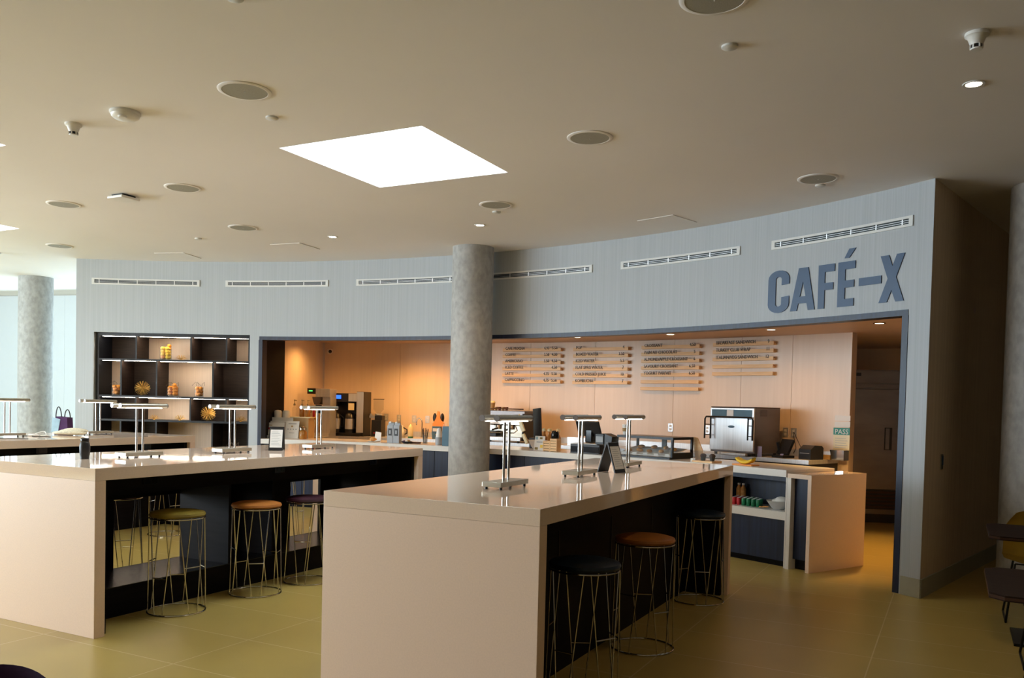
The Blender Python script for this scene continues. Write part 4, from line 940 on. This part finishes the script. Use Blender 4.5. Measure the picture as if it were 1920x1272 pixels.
for u, l in ((1318.5, 'dark chocolate muffin under the clear cover, left one'), (1335.5, 'dark chocolate muffin under the clear cover, right one')):
    t = cthing('muffin', l, 'muffin', u, 9.90, ZF+.0185, 'chocolate muffins')
    MB().lathe([(.022, 0), (.030, .045), (0, .045)], n=20).build('paper_case', 'black', t); MB().ball((0, 0, .052), .034, 16, (1, 1, .75)).build('crown', 'choc', t)
single(MB().box(-.03, .03, -.02, .02, 0, .035), 'tip_box', 'paper', 'tiny white box on the counter left of the muffin tray', 'box', cpos(1301, 9.88), crot(1301, 9.88))
# bananas
t = cthing('serving_board', 'flat wooden board under the bananas', 'board', 1398, 9.95)
MB().box(-.12, .12, -.07, .07, 0, .012, bev=.003).build('board', 'boards', t)
for k, (dx, cur, rz) in enumerate(((-.02, .10, 0.05), (.0, .10, -.1), (.035, .11, -.25), (-.05, .085, .2))):
    pts = []; rs = []
    for q in range(11):
        f_ = q/10; aa = -2.5+f_*(1.9 if k else 1.8)
        pts.append((.115+cur*math.cos(aa)*1.25-.10, (k-1.5)*.022, .122+cur*math.sin(aa)))
        rs.append(.004+.0145*math.sin(PI*(.06+.9*f_))**.5)
    z_ = min(p[2]-r_ for p, r_ in zip(pts, rs)); pts = [(p[0], p[1], p[2]-z_+.0002) for p in pts]
    t = cthing('banana', 'ripe yellow banana of the bunch on the wooden board, %s' % ('nearest the customer side', 'second from the customer side', 'third from the customer side', 'nearest the cafe wall')[k], 'banana', 1396, 9.95, ZF+.0125, 'bananas on the board', rz*.3)
    MB().tube(pts, rs, 10).build('peel', 'banana', t); MB().tube([pts[-1], tuple(Vector(pts[-1])*1.0+Vector((.010, 0, .018)))], [.0055, .004], 8).build('stem', 'olive', t); MB().ball(pts[0], .0055, 8).build('tip', 'choc', t)

# oven
uo = 1375; ro = 11.80
t = cthing('convection_oven', 'large steel countertop oven with black bar handles', 'oven', uo+24, ro, ZB, drz=-.12)
w = .335
MB().box(-w, w, -.30, .22, .035, .60, bev=.008).build('housing', 'steeldark', t)
MB().box(-w+.004, w-.004, -.325, -.3005, .06, .595, bev=.004).build('door', 'steel', t)
MB().box(-w+.03, w-.03, -.330, -.3255, .49, .575).build('control_panel', 'slate', t); MB().box(-.07, .03, -.3325, -.3305, .495, .57).build('display', 'paper', t)
MB().box(-w, w, -.31, .22, .6005, .612).build('top_plate', 'brownedge', t)
mb = MB().tube([(-w-.03, -.39, .20), (-w-.03, -.39, .45), (-w-.01, -.39, .48), (w+.01, -.39, .48), (w+.03, -.39, .45), (w+.03, -.39, .20)], .011, 8)
for sx in (-w+.05, w-.05): mb.tube([(sx, -.375, .48), (sx, -.375, .20)], .010, 8)
for sx, s2 in ((-w-.03, -w+.05), (w+.03, w-.05)):
    for zz in (.25, .38): mb.tube([(sx, -.39, zz), (s2, -.375, zz)], .006, 6)
for sx in (-w+.05, w-.05): mb.tube([(sx, -.375, .46), (sx, -.32, .46)], .006, 6)
mb.build('handle', 'blackmetal', t)
MB().lathe([(.05, 0), (.05, .003), (0, .003)], (0, -.3255, .36), 28, Matrix.Rotation(PI/2, 4, 'X') @ Matrix.Diagonal((1, .32, 1, 1))).build('maker_badge', 'slate', t)
for sx in (-w+.05, w-.05):
    for sy in (-.25, .2): MB().lathe([(.02, 0), (.02, .0345)], (sx, sy, 0), 12).build('foot', 'black', t)
mb = MB()
for k in range(8): mb.box(w+.001, w+.003, -.2, -.06, .50+.010*k, .504+.010*k)
mb.build('side_louvre', 'black', t)
for k in range(3): MB().cbox((-.05+.12*k, -.36, .02), (.14, .08, .03), .1*k, bev=.004).build('tray_rail', 'steel', t)
t = cthing('desk_phone', 'black desk phone with pale label on the steel back counter', 'phone', 1468, 11.68, ZB, drz=-.25)
MB().box(-.09, .09, -.10, .10, 0, .03, bev=.004).box(-.09, .09, -.11, -.09+.02, 0, .20, Matrix.Translation((0, .07, 0)) @ Matrix.Rotation(-.5, 4, 'X'), bev=.004).build('body', 'black', t); MB().box(-.02, .03, -.002, .0, .03, .17, Matrix.Translation((0, -.046, 0)) @ Matrix.Rotation(-.5, 4, 'X')).build('label_strip', 'lavender', t); MB().tube([(-.07, -.02, .19), (-.07, .02, .06)], .022, 10).build('handset', 'black', t)
single(MB().box(-.03, .03, -.002, .002, 0, .13), 'sticky_note', 'lavender', 'small lavender note standing at the oven foot', 'note', cpos(1424, 11.53, ZB), crot(1424, 11.53, ZB))
t = cthing('receipt_printer', 'boxy black receipt printer on the steel counter below an outlet', 'printer', 1519, 11.75, ZB, drz=-.2)
MB().prism([(-.11, 0), (.11, 0), (.11, .14), (.08, .165), (-.04, .17), (-.11, .12)], -.08, .10, axis='x', xf=Matrix.Rotation(0, 4, 'Z')).build('body', 'black', t); MB().box(-.06, .08, -.1145, -.1105, .07, .078).build('paper_slot', 'milkgrey', t)
single(MB().box(-.07, .07, -.03, .03, 0, .055, bev=.003), 'small_box', 'kraft', 'small tan box behind the printer on the steel counter', 'box', cpos(1548, 11.95, ZB), crot(1548, 11.95, ZB))
single(MB().tube([(0, 0, 0), (.02, -.01, -.08), (.05, -.01, -.20), (.02, -.015, -.27)], .0035, 6).tube([(.01, 0, 0), (.08, -.01, -.12), (.13, -.02, -.2)], .0035, 6), 'power_cord', 'black', 'black cord hanging from the outlet to the printer', 'cord', (*PA(AN(1487, RB-.02, 1.2), RB-.02), 1.26), crot(1487, RB-.02, 1.2))
t = cthing('napkin_dispenser', 'tilted shiny steel dispenser at the right end of the steel counter', 'dispenser', 1573, 11.98, ZB)
MB().prism([(-.06, 0), (.09, 0), (.09, .12), (-.09, .12)], -.06, .06, axis='y').build('body', 'chrome', t)
t = cthing('inspection_notice', 'green PASS notice sheet in a clear holder at the wall end', 'notice', 1577, 12.12, 1.04)
MB().box(-.105, .105, -.004, 0, .0, .30).build('sheet', 'cream', t); hdr = MB().box(-.105, .105, -.007, -.0045, .215, .30).build('header', 'teal', t)
v, f = text_pts('PASS', .085); wd = max(p[0] for p in v)
mb = MB(); mb.poly([(p[0]-wd/2, -.0085, .225+p[1]) for p in v], f); mb.build('lettering', 'paper', hdr, smooth=False)
mb = MB()
for k in range(6): mb.box(-.08, .08-.02*(k % 2), -.006, -.0045, .03+.028*k, .034+.028*k)
mb.build('printed_line', 'milkgrey', t)
for k in range(2): MB().box(-.095, .105, -.004, 0, .31+.075*k, .375+.075*k).build('holder_strip', 'paper', t)

# ---------------------------------------------------------------- lower shelf goods
zl = .5455
k = 0
for row in range(4):
    for c_ in range(6):
        u = 1376+c_*9.0+row*2.5
        if c_ > 4 and row > 2: continue
        red = c_ < 2
        t = cthing('drink_can', 'small %s drink can on the lower counter shelf, %s row, %s' % ('red' if red else 'green', ('front', 'second', 'third', 'rear')[row], ('leftmost', 'second red', 'first green', 'second green', 'third green', 'fourth green')[c_]), 'can', u, 9.90+row*.055, zl, 'red cans on the lower shelf' if red else 'green cans on the lower shelf')
        MB().lathe([(.019, 0), (.022, .004), (.022, .068), (.018, .074), (0, .074)], n=16).build('can_body', 'red' if red else 'green', t); MB().lathe([(.018, .0743), (.018, .077), (0, .077)], n=16).build('can_lid', 'steel', t)
for u, l in ((1385, 'tan bottle with white cap behind the small cans'), (1393, 'darker tan bottle right of the other one behind the cans')):
    t = cthing('juice_bottle', l, 'bottle', u, 10.17, zl, 'tan bottles behind the cans')
    MB().lathe([(.028, 0), (.030, .14), (.014, .17), (.014, .18), (0, .18)], n=18).build('body', 'pastry', t); MB().lathe([(.016, .1805), (.016, .20), (0, .20)], n=14).build('cap', 'white', t)
t = cthing('snack_bowl', 'white flared bowl on the lower counter shelf', 'bowl', 1459, 9.93, zl)
MB().lathe([(.045, 0), (.06, .01), (.115, .085), (.118, .088), (.10, .08), (.05, .02), (0, .018)], n=32).build('bowl_body', 'bowl', t)
t = cthing('wrapped_snacks', 'clear wrapped snacks heaped in the white bowl', 'snacks', 1462, 9.95, zl+.05)
MB().ball((.02, .0, .03), 1, 14, (.075, .07, .05)).ball((-.02, -.02, .03), 1, 12, (.05, .05, .028)).build('heap', 'offwhite', t)
t = cthing('cookie_plate', 'small plate of orange cookies beside the white bowl', 'plate', 1432, 9.88, zl)
MB().lathe([(.04, 0), (.06, .006), (0, .006)], n=24).build('plate_body', 'bowl', t)
for k in range(3): MB().lathe([(.022, 0), (.022, .008), (0, .008)], (-.03+.03*k, .0, .0065+.004*k), 14).build('cookie', 'pastry', t)

# ================================================================ FRIDGE
fx, fy, fa = -1.345, 12.70, .34
t = thing('upright_fridge', 'tall single door steel fridge in the passage behind the counter', 'fridge', (fx, fy, 0), fa)
MB().box(0, .72, .03, .75, .12, 2.13).build('cabinet', 'steeldark', t)
MB().box(.003, .717, -.0, .0295, 1.945, 2.12, bev=.004).build('top_panel', 'steeldark', t)
MB().box(.003, .717, .012, .0295, 1.885, 1.93, bev=.002).build('vent_gap', 'steeldark', t)
dr = MB().box(.003, .717, -.02, .0295, .47, 1.86, bev=.006).build('door', 'steeldark', t)
MB().box(.50, .60, -.024, -.0205, 1.02, 1.33, bev=.002).build('handle', 'black', dr); MB().box(.515, .565, -.027, -.0245, 1.03, 1.32).build('handle_recess', 'steeldark', dr)
mb = MB().box(.02, .70, .0, .0295, .19, .46)
mb.build('grille_backing', 'black', t)
mb = MB()
for k in range(5): mb.box(.01, .71, -.012, -.0005, .215+.05*k, .238+.05*k, bev=.002)
mb.build('grille', 'brownedge', t)
MB().box(.02, .70, .05, .70, 0.0, .1195).build('plinth', 'black', t); MB().box(.03, .17, -.004, -.0005, 2.04, 2.085).build('badge', 'black', t)

# ================================================================ DINING AREA (right edge) AND FOREGROUND CHAIR
def dtable(lab, x0, y0, y1):
    t = thing('dining_table', lab, 'table', (x0+.42, (y0+y1)/2, 0), 0, 'dark walnut dining tables'); hw = (y1-y0)/2; c = .06
    P = [(-.42, -hw+c), (-.42+c, -hw), (.42-c, -hw), (.42, -hw+c), (.42, hw-c), (.42-c, hw), (-.42+c, hw), (-.42, hw-c)]
    MB().prism(P, .716, .742).build('tabletop', 'walnut', t, smooth=False)
    MB().prism([(x*1.004, y*1.004) for x, y in P], .722, .734).build('edge_band', 'brownedge', t, smooth=False)
    MB().lathe([(.035, .02), (.035, .7155)], n=20).build('pedestal', 'blackmetal', t); MB().box(-.25, .25, -.25, .25, 0, .0195, bev=.004).build('base_plate', 'blackmetal', t)
dtable('dark walnut dining table nearest the camera at the right edge', .16, 4.31, 5.10)
dtable('dark walnut dining table farther back by the dark column', .225, 6.42, 7.18)
def chair(lab, x, y, rz, m):
    t = thing('shell_chair', lab, 'chair', (x, y, 0), rz, 'shell chairs with black wire legs')
    mb = MB(); nu, nv = 13, 16; g = []
    for j in range(nv):
        q = j/(nv-1); row = []
        for i in range(nu):
            s_ = (i/(nu-1)-.5)*2
            if q < .5: yy = -.22+.40*(q/.5); zz = .44+.012*(q/.5-.5)**2; wdt = .225
            else:
                f_ = (q-.5)/.5; yy = .18+.10*math.sin(f_*PI/2)*.9+.05*f_; zz = .44+.36*f_**1.15; wdt = .225-.02*f_
            wdt *= (1-.35*max(0, q-.88)/.12) * (1-.2*max(0, .1-q)/.1)
            zz += .035*s_*s_*(1 if q < .5 else .2) - (.03*s_*s_ if q > .85 else 0); yy -= (.05*s_*s_ if q > .5 else 0)
            row.append((s_*wdt, yy, zz))
        g.append(row)
    vs = [p for r_ in g for p in r_]; mb.poly(vs, [(j*nu+i, j*nu+i+1, (j+1)*nu+i+1, (j+1)*nu+i) for j in range(nv-1) for i in range(nu-1)])
    geo = bmesh.ops.solidify(mb.bm, geom=mb.bm.faces[:], thickness=.014)
    mb.build('seat_shell', m, t)
    for sx in (-1, 1):
        MB().tube([(sx*.15, -.10, .43), (sx*.20, -.20, .02), (sx*.20, -.20, .008), (sx*.20, .20, .008), (sx*.20, .20, .02), (sx*.15, .12, .43)], .008, 8).build('leg_frame', 'blackmetal', t)
    MB().tube([(-.155, -.115, .36), (.155, -.115, .36)], .006, 6).tube([(-.15, -.10, .43), (.15, -.10, .43)], .006, 6).tube([(-.15, .12, .43), (.15, .12, .43)], .006, 6).build('cross_bar', 'blackmetal', t)
    return t
c0 = chair('mustard shell chair with black wire legs, cut by the right photo edge', .55, 4.20, PI, 'mustard')
dup(c0, (.60, 5.45, 0), 0.0, 'purple shell chair between the two dining tables', swap={'seat_shell': 'purple'})
dup(c0, (.58, 7.45, 0), 0.0, 'mustard shell chair behind the farther dining table')
dup(c0, (.62, 6.15, 0), PI, 'purple shell chair drawn up to the front of the farther dining table', swap={'seat_shell': 'purple'})
gx, gy = G(100, 1246, .895)
pc = dup(c0, (gx+.02, gy-.40, 0), .25, 'purple chair back peeking in at the bottom left corner', swap={'seat_shell': 'purple'}); pc.scale = (1.25, 1.12, 1.12)
